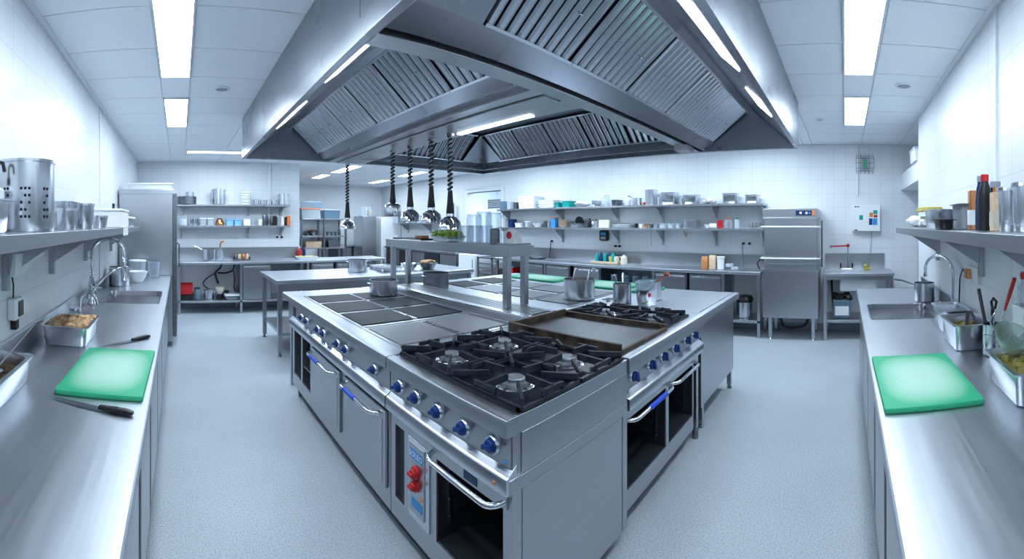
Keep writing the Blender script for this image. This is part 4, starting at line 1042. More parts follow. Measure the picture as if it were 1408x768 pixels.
# right shelf
wall_shelf('R', 'steel wall shelf above the right counter', 'y', WY, 1, .25, 3.62, 1.425, 1.472, .335, (.6, 1.42, 2.27, 3.41), .19)
def bundle(label, loc, sc, m=FROST, n=5, name='plastic_bag_bundle', cat='bag'):
    mb = MB()
    for k in range(n): mb.blob((rnd.uniform(-.4,.4)*sc[0], rnd.uniform(-.35,.35)*sc[1], sc[2]*(.35+.3*rnd.random())), sc[2]*.5, 9, 6, .25, (sc[0]/sc[2]*.9, sc[1]/sc[2]*.8, .75))
    lo = min(v.z for v in mb.v)
    for v in mb.v: v.z -= lo
    return single(name, mb, m, label, cat, loc=loc)
bundle('crumpled clear plastic bags on the far end of the right shelf', (3.32, -.60, SZ), (.22,.18,.10), PAPER)
bundle('second bundle of white crumpled packets on the right shelf beside the plastic bags', (2.86, -.58, SZ), (.22,.18,.10), PAPER)
single('folded_cloth', MB().box(-.12,.12,-.07,.07,0,.018).box(-.115,.115,-.065,.065,.018,.03), YELLOWF, 'folded olive cloth lying on the white packets on the right shelf', 'cloth', loc=(2.80,-.56,SZ+.11), bev=.006)
pan('steel pan on the right shelf left of the black tray', (2.44, -.60, SZ), .32, .22, .11)
pan('black plastic tray on the right shelf in front of the cartons', (2.06, -.485, SZ), .16, .07, .05, m=BLKP, name='tray', cat='tray')
pan('grey lidded pan behind the black tray on the right shelf', (2.12, -.625, SZ), .20, .12, .13, m=GREYP)
def carton(label, loc, l, w, h, m, capm=None, band=None):
    t = thing('drink_carton', label, 'carton', (0,0,0))
    ob('body', MB().box(-l/2,l/2,-w/2,w/2,0,h), m, t, bev=.003)
    if band: ob('printed_band', MB().box(-l/2-.001,l/2+.001,-w/2-.001,w/2+.001,h*.12,h*.5), band, t)
    if capm: ob('cap', MB().cyl((0,0,h), .018, .02, n=14), capm, t)
    t.location = loc; OFF[t.name] = Vector((0,0,0))
carton('tall brown and white carton left of the dark bottles on the right shelf', (1.97, -.61, SZ), .035, .045, .19, COPPER, None, PAPER)
bottle('dark bottle with grey blue cap, tallest on the right shelf', (1.83, -.605, SZ), .027, .245, NAVY, GREYP, None, .40, .62)
bottle('black bottle with red cap on the right shelf', (1.69, -.575, SZ), .030, .235, BLKP, RED, None, .30, .5)
bottle('dark bottle with square grey cap behind the beige carton on the right shelf', (1.86, -.685, SZ), .026, .225, ENAMEL, GREYP, None, .3, .85)
carton('beige printed carton right of the black bottle on the right shelf', (1.61, -.60, SZ), .04, .05, .155, TAN, COPPER, TIN)
tub('large steel canister at the right end of the right shelf', (1.475, -.60, SZ), .043, .16, SATIN, lid=SATIN, name='canister', cat='canister')
tub('second large steel canister, cut by the right edge of the picture', (1.33, -.60, SZ), .043, .165, SATIN, lid=SATIN, name='canister', cat='canister')
# wall fittings on the right
t = thing('light_switch', 'white light switch box under a conduit on the right wall', 'switch', (2.05, WY, 1.62))
ob('box', MB().box(1.98, 2.11, WY, WY+.045, 1.555, 1.69), WHITE, t, bev=.004); ob('rocker', MB().box(2.10, 2.118, WY+.008, WY+.038, 1.565, 1.68), GREYP, t, bev=.002)
t = thing('bottle_holder', 'small red topped spray bottle in a white wall holder at the right edge', 'dispenser', (1.62, WY, 1.18))
ob('holder', MB().box(1.56, 1.68, WY, WY+.07, 1.03, 1.16), WHITE, t, bev=.006)
ob('spray_bottle', MB().lathe([(0,0),(.026,0),(.028,.006),(.028,.08),(.012,.1),(.012,.115)], 16, (1.62, WY+.04, 1.16)), CLEAR, t)
ob('cap', MB().lathe([(0,.03),(.014,.03),(.018,.02),(.016,0),(0,0)], 14, (1.62, WY+.04, 1.27)), RED, t)
t = thing('wall_socket', 'white socket with black cable on the right wall behind the tap', 'socket', (2.42, WY, 1.2))
ob('plate', MB().box(2.32, 2.52, WY, WY+.02, 1.155, 1.245), WHITE, t, bev=.003); ob('plug', MB().box(2.44, 2.50, WY+.02, WY+.05, 1.17, 1.23), COPPER, t, bev=.006)
ob('cable', MB().tube([(2.49,WY+.04,1.2),(2.56,WY+.04,1.22),(2.66,WY+.03,1.15),(2.68,WY+.03,1.0),(2.67,WY+.03,.99)], .005, 8), BLKP, t)
# ================================================================ BACK LEFT WALL
BT = .87
def bench_frame(t, axis, f, w, e0, e1, posts, z1, mt):
    """top with turned-down front edge plus square posts; f front plane, w wall plane, along e"""
    def BX_(mb, p0, p1, a0, a1, c0, c1): return mb.box(p0,p1,a0,a1,c0,c1) if axis == 'x' else mb.box(a0,a1,p0,p1,c0,c1)
    m = MB(); BX_(m, f, w, e0, e1, z1-.04, z1); ob('top', m, mt, t, bev=.006)
    s = 1 if w > f else -1
    for p in posts:
        for d in (f+s*.02, w-s*.06):
            g = MB(); BX_(g, d, d+s*.04, p-.02, p+.02, .0, z1-.04); ob('leg', g, STEEL, t, bev=.002)
def back_left():
    f, w, x0, x1 = 7.02, 7.645, -.03, 3.72
    t = thing('back_counter', 'long steel counter with open bay and doors along the back left wall', 'counter', ((x0+x1)/2, (f+w)/2, 0))
    bench_frame(t, 'y', f, w, x0, x1, (-.005, 1.03, 2.2, 3.68), BT, STEELY)
    ob('bottom_shelf', MB().box(x0, x1, f+.02, w-.02, .19, .225), STEEL, t, bev=.003)
    for a, b in ((1.07, 1.53), (2.28, 2.66), (2.74, 3.2)):
        c = ob('cabinet', MB().box(a-.02, b+.02, f+.03, w-.03, .225, BT-.04), DSTEEL, t)
        d = ob('door', MB().box(a, b, f+.012, f+.03, .24, .80), STEEL, c, bev=.003)
        ob('handle', MB().box(a+.01, b-.01, f-.004, f+.012, .755, .78), SATIN, d, bev=.003)
    ob('drawer_back', MB().box(1.6, 2.15, f+.35, f+.36, .5, .83), DSTEEL, t)
back_left()
struct('trim_splashback_back_left', MB().box(-.03, 2.2, 7.63, 7.65, BT, 1.08), STEEL)
wall_shelf('A', 'upper steel shelf on the back left wall', 'y', BY, -1, -.04, 1.96, 1.812, 1.845, .31, (.03, 1.24, 1.86), .13)
wall_shelf('B', 'lower steel shelf on the back left wall', 'y', BY, -1, -.04, 1.96, 1.442, 1.475, .31, (.03, 1.24, 1.86), .16)
SY = 7.46; U, V = 1.845, 1.475; PXM = 7.46/583
def SX(px): return x_on_y(px, SY)
pot('wide steel pan at the left end of the upper back left shelf', (SX(257), SY, U), .165, .135, handles=True, name='wide_pan', m=DSTEEL)
pot('small steel pot stacked on the wide pan, upper back left shelf', (SX(261), SY, U+.135), .075, .085, handles=False)
pot('tall steel stock pot on the upper back left shelf', (SX(300.5), SY, U), .12, .27, name='stock_pot')
for k in range(7):
    single('round_plate', MB().lathe([(0,0),(.082,0),(.088,.004),(.088,.026),(0,.030)], 22), PAPER, 'white round plate in the tall stack on the upper back left shelf', 'plate', 'white plates in one stack', loc=(SX(338), SY, U+.033*k))
for px_, r, h in ((352,.054,.09),(361,.05,.085),(369.5,.05,.09)): pot('steel pot in the row of three low pots on the upper back left shelf', (SX(px_), SY, U), r, h, handles=False, group='low pots, upper back left shelf')
pot('small saucepan right of the low pots on the upper back left shelf', (SX(377), SY+.02, U), .05, .075, handles=False, long=.12, ang=.6, name='saucepan')
pot('steel pot with side handles at the right end of the upper back left shelf', (SX(389.5), SY, U), .09, .20, name='cooking_pot')
jar('big clear glass jar at the left end of the lower back left shelf', (SX(251), SY, V), .085, .19, CLEAR, None, PAPER)
for px_ in (262, 269): tub('', (SX(px_), SY, V), .045, .12, SATIN, name='beaker', cat='beaker', group='steel beakers, lower back left shelf')['label'] = 'steel beaker beside the big glass jar, lower back left shelf'
crate('white food box left of the other one, lower back left shelf', (SX(279), SY, V), .11, .12, .12, m=FROST, lid=WHITE)
crate('white food box next to the copper mould, lower back left shelf', (SX(289), SY, V), .11, .12, .12, m=FROST, lid=WHITE)
single('jelly_mould', MB().lathe([(0,0),(.075,0),(.078,.02),(.072,.06),(.06,.075),(.062,.08),(.05,.11),(.025,.13),(0,.132)], 14), COPPER, 'shiny copper mould on the lower back left shelf', 'mould', loc=(SX(302), SY, V))
for px_, q in ((315.5, 'left'), (326.5, 'right')): crate('pale blue plastic tub, '+q+' one of the pair on the lower shelf', (SX(px_), SY, V), .125, .13, .105, m=PALEBLUE, lid=PALEBLUE, name='plastic_tub', cat='tub')
single('carton_box', MB().box(-.06,.06,-.06,.06,0,.11), PAPER, 'square white carton right of the blue tubs, lower back left shelf', 'box', loc=(SX(339), SY, V), bev=.004)
jar('clear jar behind the shelf bracket, lower back left shelf', (SX(348), SY, V), .035, .16, CLEAR, GREYP)
jar('short cream jar left of the dark canisters, lower back left shelf', (SX(358), SY, V), .04, .11, CREAM, WHITE)
for px_ in (363.5, 370): single('canister', MB().lathe([(0,0),(.036,0),(.038,.004),(.038,.185),(.036,.19),(0,.19)], 18), DSTEEL, 'tall dark canister, lower back left shelf', 'canister', 'tall dark canisters', loc=(SX(px_), SY, V))
for k, (px_, h, mm, q) in enumerate(((377.5,.17,BLKP,'black box with pale print'),(383,.15,GREYP,'grey spice box'),(388,.16,CREAM,'cream spice box'),(392,.15,BLKP,'dark spice box'),(396,.17,ORANGE,'orange spice box'))):
    single('spice_box', MB().box(-.03,.03,-.04,.04,0,h).box(-.031,.031,-.041,.041,h-.03,h+.003), mm, q+' at the right end of the lower back left shelf', 'box', loc=(SX(px_), SY, V), bev=.003)
# on the counter
pot('steel pot with long handle on the back left counter', (x_on_y(288,7.3), 7.3, BT), .12, .20, handles=False, long=.14, ang=PI, m=SATIN)
t = thing('oil_dispenser', 'glass dispenser with copper tap on the back left counter', 'dispenser', (.70, 7.3, BT))
ob('glass', MB().lathe([(0,0),(.045,0),(.048,.01),(.048,.15),(.02,.2),(.018,.24)], 18, (.70,7.3,BT)), CLEAR, t)
ob('tap', MB().tube([(.70,7.3,BT+.2),(.70,7.3,BT+.28),(.72,7.3,BT+.32),(.74,7.3,BT+.335)], .014, 10).blob((.745,7.3,BT+.335), .022, 8, 6, .05), COPPER, t)
t = thing('spice_rack', 'small wooden rack of jars on the back left counter', 'rack', (1.08, 7.35, BT))
ob('tray', MB().box(.93,1.23,7.28,7.42,BT,BT+.02).box(.93,.94,7.28,7.42,BT+.02,BT+.06).box(1.22,1.23,7.28,7.42,BT+.02,BT+.06), DSTEEL, t)
for k in range(4): ob('jar', MB().lathe([(0,0),(.026,0),(.028,.01),(.028,.075),(.02,.085),(0,.09)], 14, (.975+.07*k,7.35,BT+.02)), (DSTEEL,TAN,COPPER,TAN)[k], t)
# in the open bay
Zs = .225
crate('red plastic crate standing on the black one under the back left counter', (.11, 7.3, Zs+.09), .22, .3, .16, m=RED, name='plastic_crate', cat='crate')
crate('black plastic crate underneath the red one', (.11, 7.3, Zs), .24, .3, .085, m=BLKP, name='plastic_crate', cat='crate')
jar('dark glass jar beside the red crate under the counter', (.30, 7.25, Zs), .06, .19, BLUEBOX, BLKP)
pot('steel bucket under the back left counter', (.50, 7.25, Zs), .085, .15, name='bucket', cat='bucket', content=WHITE)
t = thing('mixer_stand', 'black stand holding a cream bowl under the back left counter', 'mixer', (.69, 7.3, Zs))
ob('base', MB().lathe([(0,0),(.06,0),(.06,.02),(.03,.05),(.02,.07),(0,.07)], 18, (.69,7.3,Zs)), BLKP, t)
ob('bowl', MB().lathe([(0,.07),(.04,.072),(.075,.12),(.085,.19),(.08,.19),(.07,.125),(0,.085)], 22, (.69,7.3,Zs)), CREAM, t)
def pipe(name, label, pts, r, m=RUBBER):
    P = []; 
    for i in range(len(pts)-1):
        for k in range(5):
            P.append(Vector(pts[i]).lerp(Vector(pts[i+1]), k/5))
    P.append(Vector(pts[-1]))
    for _ in range(3): P = [P[0]]+[(P[i-1]+P[i]*2+P[i+1])/4 for i in range(1, len(P)-1)]+[P[-1]]
    return single(name, MB().tube(P, r, 8), m, label, 'pipe')
pipe('drain_pipe', 'dark drain pipe hanging down below the back left counter', ((.75,7.5,.80),(.72,7.5,.72),(.62,7.5,.64),(.66,7.5,.52),(.69,7.5,.45)), .018)
pipe('hose', 'thin black hose curving left of the drain pipe under the counter', ((.62,7.53,.62),(.5,7.55,.55),(.40,7.55,.45),(.48,7.55,.36),(.6,7.55,.32)), .010)
pipe('hose', 'thick dark hose running right from the drain pipe', ((.68,7.55,.63),(.82,7.57,.62),(.96,7.57,.66),(.99,7.57,.80)), .014)
pipe('hose', 'vertical dark hose on the right of the open bay', ((.97,7.56,.66),(.985,7.56,.5),(.97,7.56,.36),(.99,7.56,.30)), .010)
pan('dark tray underneath the white one in the open bay', (.90, 7.22, Zs), .26, .2, .06, m=DSTEEL, name='tray', cat='tray')
single('white_tray', MB().box(-.14,.14,-.11,.11,0,.016), WHITE, 'white flat tray lying on the dark tray in the open bay', 'tray', loc=(.90,7.20,Zs+.062), bev=.004)
pot('dark pan behind the white tray in the open bay', (.80, 7.46, Zs), .07, .10, m=DSTEEL, name='pan', cat='pan', handles=False)
# far end of that counter
pan('white tray of food on the back left counter beyond the wall end', (2.25, 7.3, BT), .35, .25, .05, 0, YELLOWF, .8, m=WHITE, lumps=12)
bottle('red bottle on the back counter by the wall end', (2.19, 7.52, BT), .035, .22, RED, WHITE)
bottle('small dark bottle behind the red one', (2.29, 7.58, BT), .03, .24, NAVY, BLKP)
socket('white double socket with black plugs at the end of the back left wall', (1.83, BY, 1.26), 'y', 2, .16)
# ================================================================ PREP TABLE in the middle
def prep():
    x0,x1,y0,y1 = 1.07,3.85,4.62,5.6
    t = thing('prep_table', 'steel prep table with undershelf between the island and the back counter', 'table', ((x0+x1)/2,(y0+y1)/2,0))
    ob('top', MB().box(x0,x1,y0,y1,BT-.05,BT), STEELY, t, bev=.008)
    ob('apron', MB().box(x0+.06,x1-.06,y0+.05,y0+.07,BT-.13,BT-.05).box(x0+.06,x1-.06,y1-.07,y1-.05,BT-.13,BT-.05), STEEL, t)
    ob('undershelf', MB().box(x0+.06,x1-.06,y0+.06,y1-.06,.225,.26), STEEL, t, bev=.004)
    for x in (x0+.03, (x0+x1)/2, x1-.08):
        for y in (y0+.03, y1-.08):
            l = ob('leg', MB().box(x,x+.05,y,y+.05,.04,BT-.05), STEEL, t, bev=.003)
            ob('foot', MB().lathe([(.022,0),(.024,.01),(.015,.02),(.015,.045)], 12, (x+.025,y+.025,0)), DSTEEL, l)
prep()
pot('steel pot standing alone on the prep table', (2.30, 5.16, BT), .13, .16)
def frybowl(label, loc, r, h, food, m):
    t = thing('serving_bowl', label, 'bowl', (0,0,0))
    ob('bowl', MB().lathe([(0,0),(r*.6,0),(r,h-.004),(r+.012,h),(r-.004,h),(r*.58,.006),(0,.006)], 26), m, t)
    mb = MB()
    for _ in range(26): a = rnd.random()*6.3; q = r*.75*math.sqrt(rnd.random()); mb.blob((q*math.cos(a), q*math.sin(a), h+.004+.03*(1-q/r)), .028, 7, 5, .25, (1,1,.7))
    f = ob('food', mb, food, t); f['kind'] = 'stuff'; t.location = loc; OFF[t.name] = Vector((0,0,0))
frybowl('dark bowl heaped with browned food on the prep table', (3.28, 4.95, BT), .13, .09, FOOD, DSTEEL)
pan('steel tray with dark handle left on the right part of the prep table', (2.70, 5.02, BT), .3, .22, .06)
bowl('steel bowl next to the food bowl on the prep table', (3.02, 5.02, BT), .12, .09, SATIN, name='steel_bowl')
pan('second low steel tray at the back right of the prep table', (2.75, 5.36, BT), .3, .2, .05)
# ================================================================ THINGS ON THE ISLAND
pot('steel pot with side handles on the dark plates of the left range', (1.765, 3.385, IZ+.006), .125, .135)
def ladles(label, x, y, z, dx, dy, L=.10):
    single('ladle', MB().tube([(x,y,z-.10),(x+dx*.2,y+dy*.2,z),(x+dx*.5,y+dy*.5,z+L*.75),(x+dx*.9,y+dy*.9,z+L),(x+dx*1.25,y+dy*1.25,z+L*.93),(x+dx*1.4,y+dy*1.4,z+L*.8)], .008, 8), SATIN, label, 'ladle')
pot('wide steel pot holding two ladles on the back range', (2.92, 2.12, IZ+.0105), .132, .165, handles=False, content=FOODD)
ladles('bent ladle handle leaning left in the wide pot', 2.89, 2.17, 1.02, .03, -.02)
ladles('bent ladle handle leaning right in the wide pot', 2.95, 2.07, 1.02, .06, -.03)
pot('small saucepan with upright handle on the island bench', (2.98, 1.735, IZ+.002), .075, .155, handles=False, long=.20, ang=.5, name='saucepan')
ladles('pale spoon handle standing in the small saucepan', 2.95, 1.77, 1.0, -.012, .015, .09)
t = thing('measuring_pot', 'clear rimmed steel measuring pot with a red mark on the island bench', 'pot', (2.985, 1.515, IZ+.002))
X_, Y_ = 2.985, 1.515; z_ = IZ+.002
ob('body', MB().lathe([(0,0),(.068,0),(.072,.005),(.085,.125),(.082,.125),(.07,.008),(0,.008)], 28, (X_,Y_,z_)), SATIN, t)
ob('glass_rim', MB().lathe([(.085,.125),(.09,.175),(.094,.182),(.087,.18),(.082,.126)], 28, (X_,Y_,z_)), GLASS, t)
ob('mark', MB().prism([(-.009,-.012),(.009,-.012),(.011,.012),(-.011,.012)], -.088, -.082, 'x', Matrix.Translation((X_,Y_,z_+.09)) @ Matrix.Rotation(.75, 4, 'Z')), RED, t, label='small red mark')
single('red_spatula', MB().tube([(2.99,1.51,IZ+.10),(3.04,1.44,IZ+.19),(3.07,1.40,IZ+.225)], .007, 8).blob((3.085,1.385,IZ+.238), .022, 8, 6, .03, (1.2,1.2,.9)), RBROWN, 'reddish brown spoon handle leaning out of the measuring pot', 'spoon')
pot('pot with pale lid behind the measuring pot on the island bench', (3.22, 1.60, IZ+.002), .10, .16, handles=False, content=TEAL)
pot('shallow dark steel pot behind the spine on the back range', (2.43, 3.52, IZ+.0035), .13, .15, m=DSTEEL, name='braising_pot')
cboard('green cutting board on the far island edge beside the pass posts', 3.54, 3.93, 2.92, 3.65, IZ+.0035)
cboard('green cutting board on the far island edge behind the wide pot', 3.50, 3.93, 2.03, 2.62, IZ+.0035)
cboard('pale turquoise cutting board on the island bench end behind the pots', 3.46, 3.80, 1.72, 1.925, IZ+.0025)
single('bottle_opener', MB().tube([(0,0,.012),(.05,.03,.012),(.09,.03,.012)], .008, 6).tube([(.0,.05,.012),(.05,.0,.014),(.08,-.04,.012)], .007, 6).box(.03,.06,.0,.03,0,.024), SATIN, 'small metal tongs lying between the two pots on the island', 'tongs', loc=(2.95, 1.86, IZ+.003))
# on the pass
PZ = 1.352
t = thing('lettuce_tray', 'clear shallow tray full of bright green lettuce on the pass shelf', 'tray', (2.145, 2.92, PZ))
loft_m = MB(); loft(loft_m, [[(2.145+x, 2.92+y, PZ+z) for x,y in rrect(l,w,.02)] for l,w,z in ((.17,.22,0),(.20,.26,.045),(.21,.27,.047),(.195,.255,.045),(.165,.21,.004))]); ob('tray', loft_m, CLEAR, t)
mb = MB()
for _ in range(140): mb.blob((2.145+rnd.uniform(-.085,.085), 2.92+rnd.uniform(-.115,.115), PZ+.03+rnd.uniform(0,.055)), rnd.uniform(.012,.022), 6, 4, .5, (1,1,.6))
o = ob('lettuce', mb, GREENL, t); o['kind'] = 'stuff'
k = 0
for (y, x, h, q) in ((2.62,2.10,.13,'front row, left'),(2.505,2.10,.13,'front row, middle'),(2.39,2.10,.13,'front row, right'),(2.66,2.215,.22,'back row, left'),(2.54,2.215,.24,'back row, middle'),(2.42,2.215,.23,'back row, right')):
    t = thing('storage_canister', 'clear square storage canister on the pass shelf, '+q, 'canister', (x, y, PZ))
    m = MB(); loft(m, [[(x+a, y+b, PZ+z) for a,b in rrect(l,l,.015,3)] for l,z in ((.092,0),(.098,.01),(.098,h-.02),(.085,h))], cap1=False); ob('body', m, CLEAR, t)
    m = MB(); loft(m, [[(x+a, y+b, PZ+z) for a,b in rrect(l,l,.015,3)] for l,z in ((.09,h-.005),(.092,h+.008))]); ob('lid', m, CLEAR, t)
t = thing('food_slicer', 'white machine with red round sticker at the near end of the pass shelf', 'machine', (2.17, 2.13, PZ))
ob('body', MB().prism([(2.07,PZ),(2.2,PZ),(2.2,PZ+.10),(2.15,PZ+.115),(2.10,PZ+.09),(2.07,PZ+.03)], 2.2-.03, 2.2-.09, 'x', Matrix()), WHITE, t, bev=.006)
ob('base', MB().box(2.06,2.25,2.065,2.22,PZ,PZ+.012), GREYP, t, bev=.003)
ob('sticker', MB().cyl((2.1095,2.145,PZ+.068), .026, -.002, 'x', 20), RED, t, label='round red sticker')
single('coffee_canister', MB().lathe([(0,0),(.032,0),(.036,.004),(.036,.105),(.03,.112),(.012,.118),(0,.118)], 22), DSTEEL, 'dark ribbed canister beside the white machine on the pass shelf', 'canister', loc=(2.075, 2.255, PZ))
t = thing('wire_tray', 'flat dark wire tray on the far end of the pass shelf', 'tray', (2.14, 3.45, PZ))
m = MB()
for i in range(9): m.box(2.05+.022*i, 2.056+.022*i, 3.2, 3.72, PZ+.008, PZ+.014)
m.box(2.05,2.232,3.2,3.21,PZ,PZ+.014).box(2.05,2.232,3.71,3.72,PZ,PZ+.014); ob('wires', m, BLKP, t)
single('wood_block', MB().box(-.04,.04,-.06,.06,0,.028), WOOD, 'orange brown wooden block lying on the dark wire tray', 'block', loc=(2.12, 3.30, PZ+.0145), bev=.006)
# ================================================================ HEAT LAMPS
def heat_lamp(label, x, y, zb, ztop, kind='dome', group='heat lamps'):
    t = thing('heat_lamp', label, 'heat lamp', (x, y, zb))
    r = .092
    z1 = zb+.13; z2 = z1+.17
    if kind == 'dome':
        ob('lamp_shade', MB().lathe([(r,0),(r+.003,.004),(r*.98,.03),(r*.82,.072),(r*.5,.098),(r*.32,.106),(r*.32,.13),(0,.13),(0,.126),(r*.28,.104),(r*.75,.072),(r*.93,.03),(r*.96,.002)], 30, (x,y,zb)), CHROME, t)
    else:
        ob('lamp_shade', MB().lathe([(r*.85,0),(r*.87,.004),(r*.87,.095),(r*.8,.108),(r*.5,.122),(r*.3,.13),(0,.13),(0,.126),(r*.75,.104),(r*.82,.095),(r*.82,.002)], 30, (x,y,zb)), SATIN, t)
    ob('bulb', MB().lathe([(0,.012),(.025,.02),(.035,.04),(.02,.07),(.012,.085)], 16, (x,y,zb)), WHITE, t)
    ob('neck', MB().lathe([(.030,-.004),(.032,.01),(.026,.06),(.018,z2-z1),(0,z2-z1)], 18, (x,y,z1)), BLKP, t)
    ob('cable', MB().tube([(x,y,z2-.01),(x,y,ztop)], .010, 8), GREYP, t)
    n = int((ztop-z2)/.0012); turns = (ztop-z2)/.034
    P = [(x+.016*math.cos(2*PI*turns*i/260), y+.016*math.sin(2*PI*turns*i/260), z2+(ztop-z2)*i/260) for i in range(261)]
    ob('spring_cord', MB().tube(P, .0078, 6), BLKP, t)
    ob('ceiling_cup', MB().lathe([(0,0),(.03,0),(.03,.018),(0,.018)], 18, (x,y,ztop-.012)), SATIN, t)
heat_lamp('chrome heat lamp hanging alone on the left, over the prep table side', 1.83, 4.38, 1.445, 2.176)
for px_, zb, kind, q in ((540,1.575,'cup','cylinder shaped heat lamp, first of the row of four'),(564,1.525,'dome','domed chrome heat lamp, second in the row of four'),(593,1.51,'dome','domed chrome heat lamp, third in the row of four'),(619,1.455,'dome','lowest chrome heat lamp, right above the lettuce tray')):
    heat_lamp(q, 1.95, y_on_x(px_, 1.95), zb, 2.192, kind)
# ================================================================ BACK RIGHT WALL
RF, RW = 5.45, 5.995
def back_right():
    t = thing('back_counter', 'long steel counter with doors along the back right wall', 'counter', ((RF+RW)/2, 3.6, 0))
    bench_frame(t, 'x', RF, RW, 1.11, 5.92, (1.14, 1.63, 2.67, 4.7, 5.9), BT, STEELX)
    ob('bottom_shelf', MB().box(RF+.02, RW-.02, 1.12, 5.9, .19, .225), STEEL, t, bev=.003)
    for a, b in ((1.66,2.10),(2.17,2.63),(3.59,4.07),(4.18,4.66),(4.74,5.26)):
        c = ob('cabinet', MB().box(RF+.03, RW-.03, a-.02, b+.02, .225, BT-.04), DSTEEL, t)
        d = ob('door', MB().box(RF+.012, RF+.03, a, b, .24, .80), STEEL, c, bev=.003)
        ob('handle', MB().box(RF-.004, RF+.012, a+.01, b-.01, .755, .78), SATIN, d, bev=.003)
    ob('bay_back', MB().box(RF+.4, RF+.41, 2.7, 3.57, .225, .83), DSTEEL, t)
    ob('bay_back', MB().box(RF+.4, RF+.41, 5.3, 5.9, .225, .83), DSTEEL, t)
back_right()
struct('trim_splashback_back_right', MB().box(5.98, 6.0, 1.11, 9.9, BT, 1.06), STEEL)
BRY = [1.17, 1.88, 2.75, 3.56, 4.71, 6.08]
wall_shelf('C', 'upper long steel shelf on the back right wall', 'x', BX, -1, 1.12, 6.13, 1.757, 1.79, .31, BRY, .20)
wall_shelf('D', 'lower long steel shelf on the back right wall', 'x', BX, -1, 1.12, 6.13, 1.408, 1.44, .31, BRY, .20)
RX = 5.83; RU, RV = 1.79, 1.44
def RY(px): return y_on_x(px, RX)
def dist(px): return RX/math.sin(th(px))
def wpx(n, px): return n*dist(px)/583          # sideways size of n pixels at the shelf
def boxL(p0, p1, dep=.2):                      # length along the shelf of a box of depth dep that spans p0..p1
    c = (p0+p1)/2; s = math.sin(th(c)); co = abs(math.cos(th(c)))
    return max(.05, (wpx(p1-p0, c)-dep*co*.55)/s)
def item(kind, p0, p1, hp, label, z=RU, m=SATIN, dep=.2, **k):
    c = (p0+p1)/2; y = RY(c); h = hp*dist(c)/583
    if kind == 'crate': return crate(label, (RX, y, z), dep, boxL(p0,p1,dep), h, m=m, **k)
    if kind == 'pan': return pan(label, (RX, y, z), dep, max(.06, boxL(p0,p1,dep)-.03), h, m=m, **k)
    if kind == 'pot': return pot(label, (RX, y, z), wpx(p1-p0,c)/2, h, m=m, **k)
    if kind == 'tub': return tub(label, (RX, y, z), wpx(p1-p0,c)/2, h, m=m, **k)
    if kind == 'bowl': return bowl(label, (RX, y, z), wpx(p1-p0,c)/2, h, m=m, **k)
    if kind == 'jar': return jar(label, (RX, y, z), wpx(p1-p0,c)/2, h, m=m, **k)
    if kind == 'bundle': return bundle(label, (RX, y, z), (.2, boxL(p0,p1,.2), h), m, **k)
    if kind == 'bottle': return bottle(label, (RX, y, z), wpx(p1-p0,c)/2, h, m, **k)
S_ = 'upper back right shelf'; T_ = 'lower back right shelf'
item('crate', 688, 697, 11, 'smoky blue clear box at the far left end of the '+S_, m=BLUEBOX, dep=.12)
item('crate', 698, 706, 10, 'pale grey clear box beside the smoky blue one, '+S_, m=FROST, dep=.12)
item('crate', 707, 714, 9, 'grey steel box left of the big white box, '+S_, m=DSTEEL, dep=.12)
item('crate', 715, 743, 16, 'big plain white box on the '+S_, m=WHITE, lid=WHITE, dep=.24)
for k in range(3):
    c = 757; crate('flat white box in the stack beside the big white box, '+('bottom','middle','top')[k], (RX, RY(756), RU+.048*k), .22, boxL(744,769,.2), .034, m=WHITE, lid=WHITE)
item('crate', 764.5, 773.5, 7, 'small teal crate, left of the larger teal crate', m=TEAL, dep=.15, name='plastic_crate', cat='crate')
item('crate', 774.5, 790, 8.5, 'larger teal crate on the '+S_, m=TEAL, dep=.2, name='plastic_crate', cat='crate')
item('bundle', 792, 812, 8, 'crumpled white bags right of the teal crates', m=PAPER)
item('pan', 814, 827, 8, 'steel pan right of the white bags, '+S_)
item('jar', 829, 838, 16, 'tall clear jar rising above its neighbours, left half of the '+S_, m=CLEAR, lid=SATIN)
item('pan', 841, 856, 8, 'dark steel basin right of the tall clear jar, '+S_, m=DSTEEL)
item('jar', 858.5, 867, 9, 'small clear jar left of the tall steel container, '+S_, m=FROST, lid=WHITE)
item('pot', 870, 883, 10, 'small saucepan with raised handle on the '+S_, handles=False, long=.16, ang=1.2, name='saucepan')
item('tub', 884.5, 888, 4, 'tiny red pot beside the small saucepan, '+S_, m=RED)
item('crate', 888, 903, 21, 'tallest steel container on the '+S_, m=SATIN, dep=.16, name='gastro_container', cat='container')
item('tub', 904, 908.5, 11, 'narrow white beaker beside the tallest steel container', m=FROST)
item('pan', 909, 934, 16.5, 'deep steel pan right of the tallest container, '+S_)
item('tub', 935, 939.5, 11, 'narrow white beaker between two deep steel pans, '+S_, m=FROST)
item('pan', 940, 964, 12.5, 'second deep steel pan from the tallest container, '+S_)
item('bundle', 966, 984, 8, 'crumpled white packets near the right end of the '+S_, m=PAPER)
item('pan', 992.5, 1017.5, 14, 'deep steel pan left of the shallower one, right end of the '+S_)
item('pan', 1024, 1046, 11.5, 'last steel pan at the right end of the '+S_)
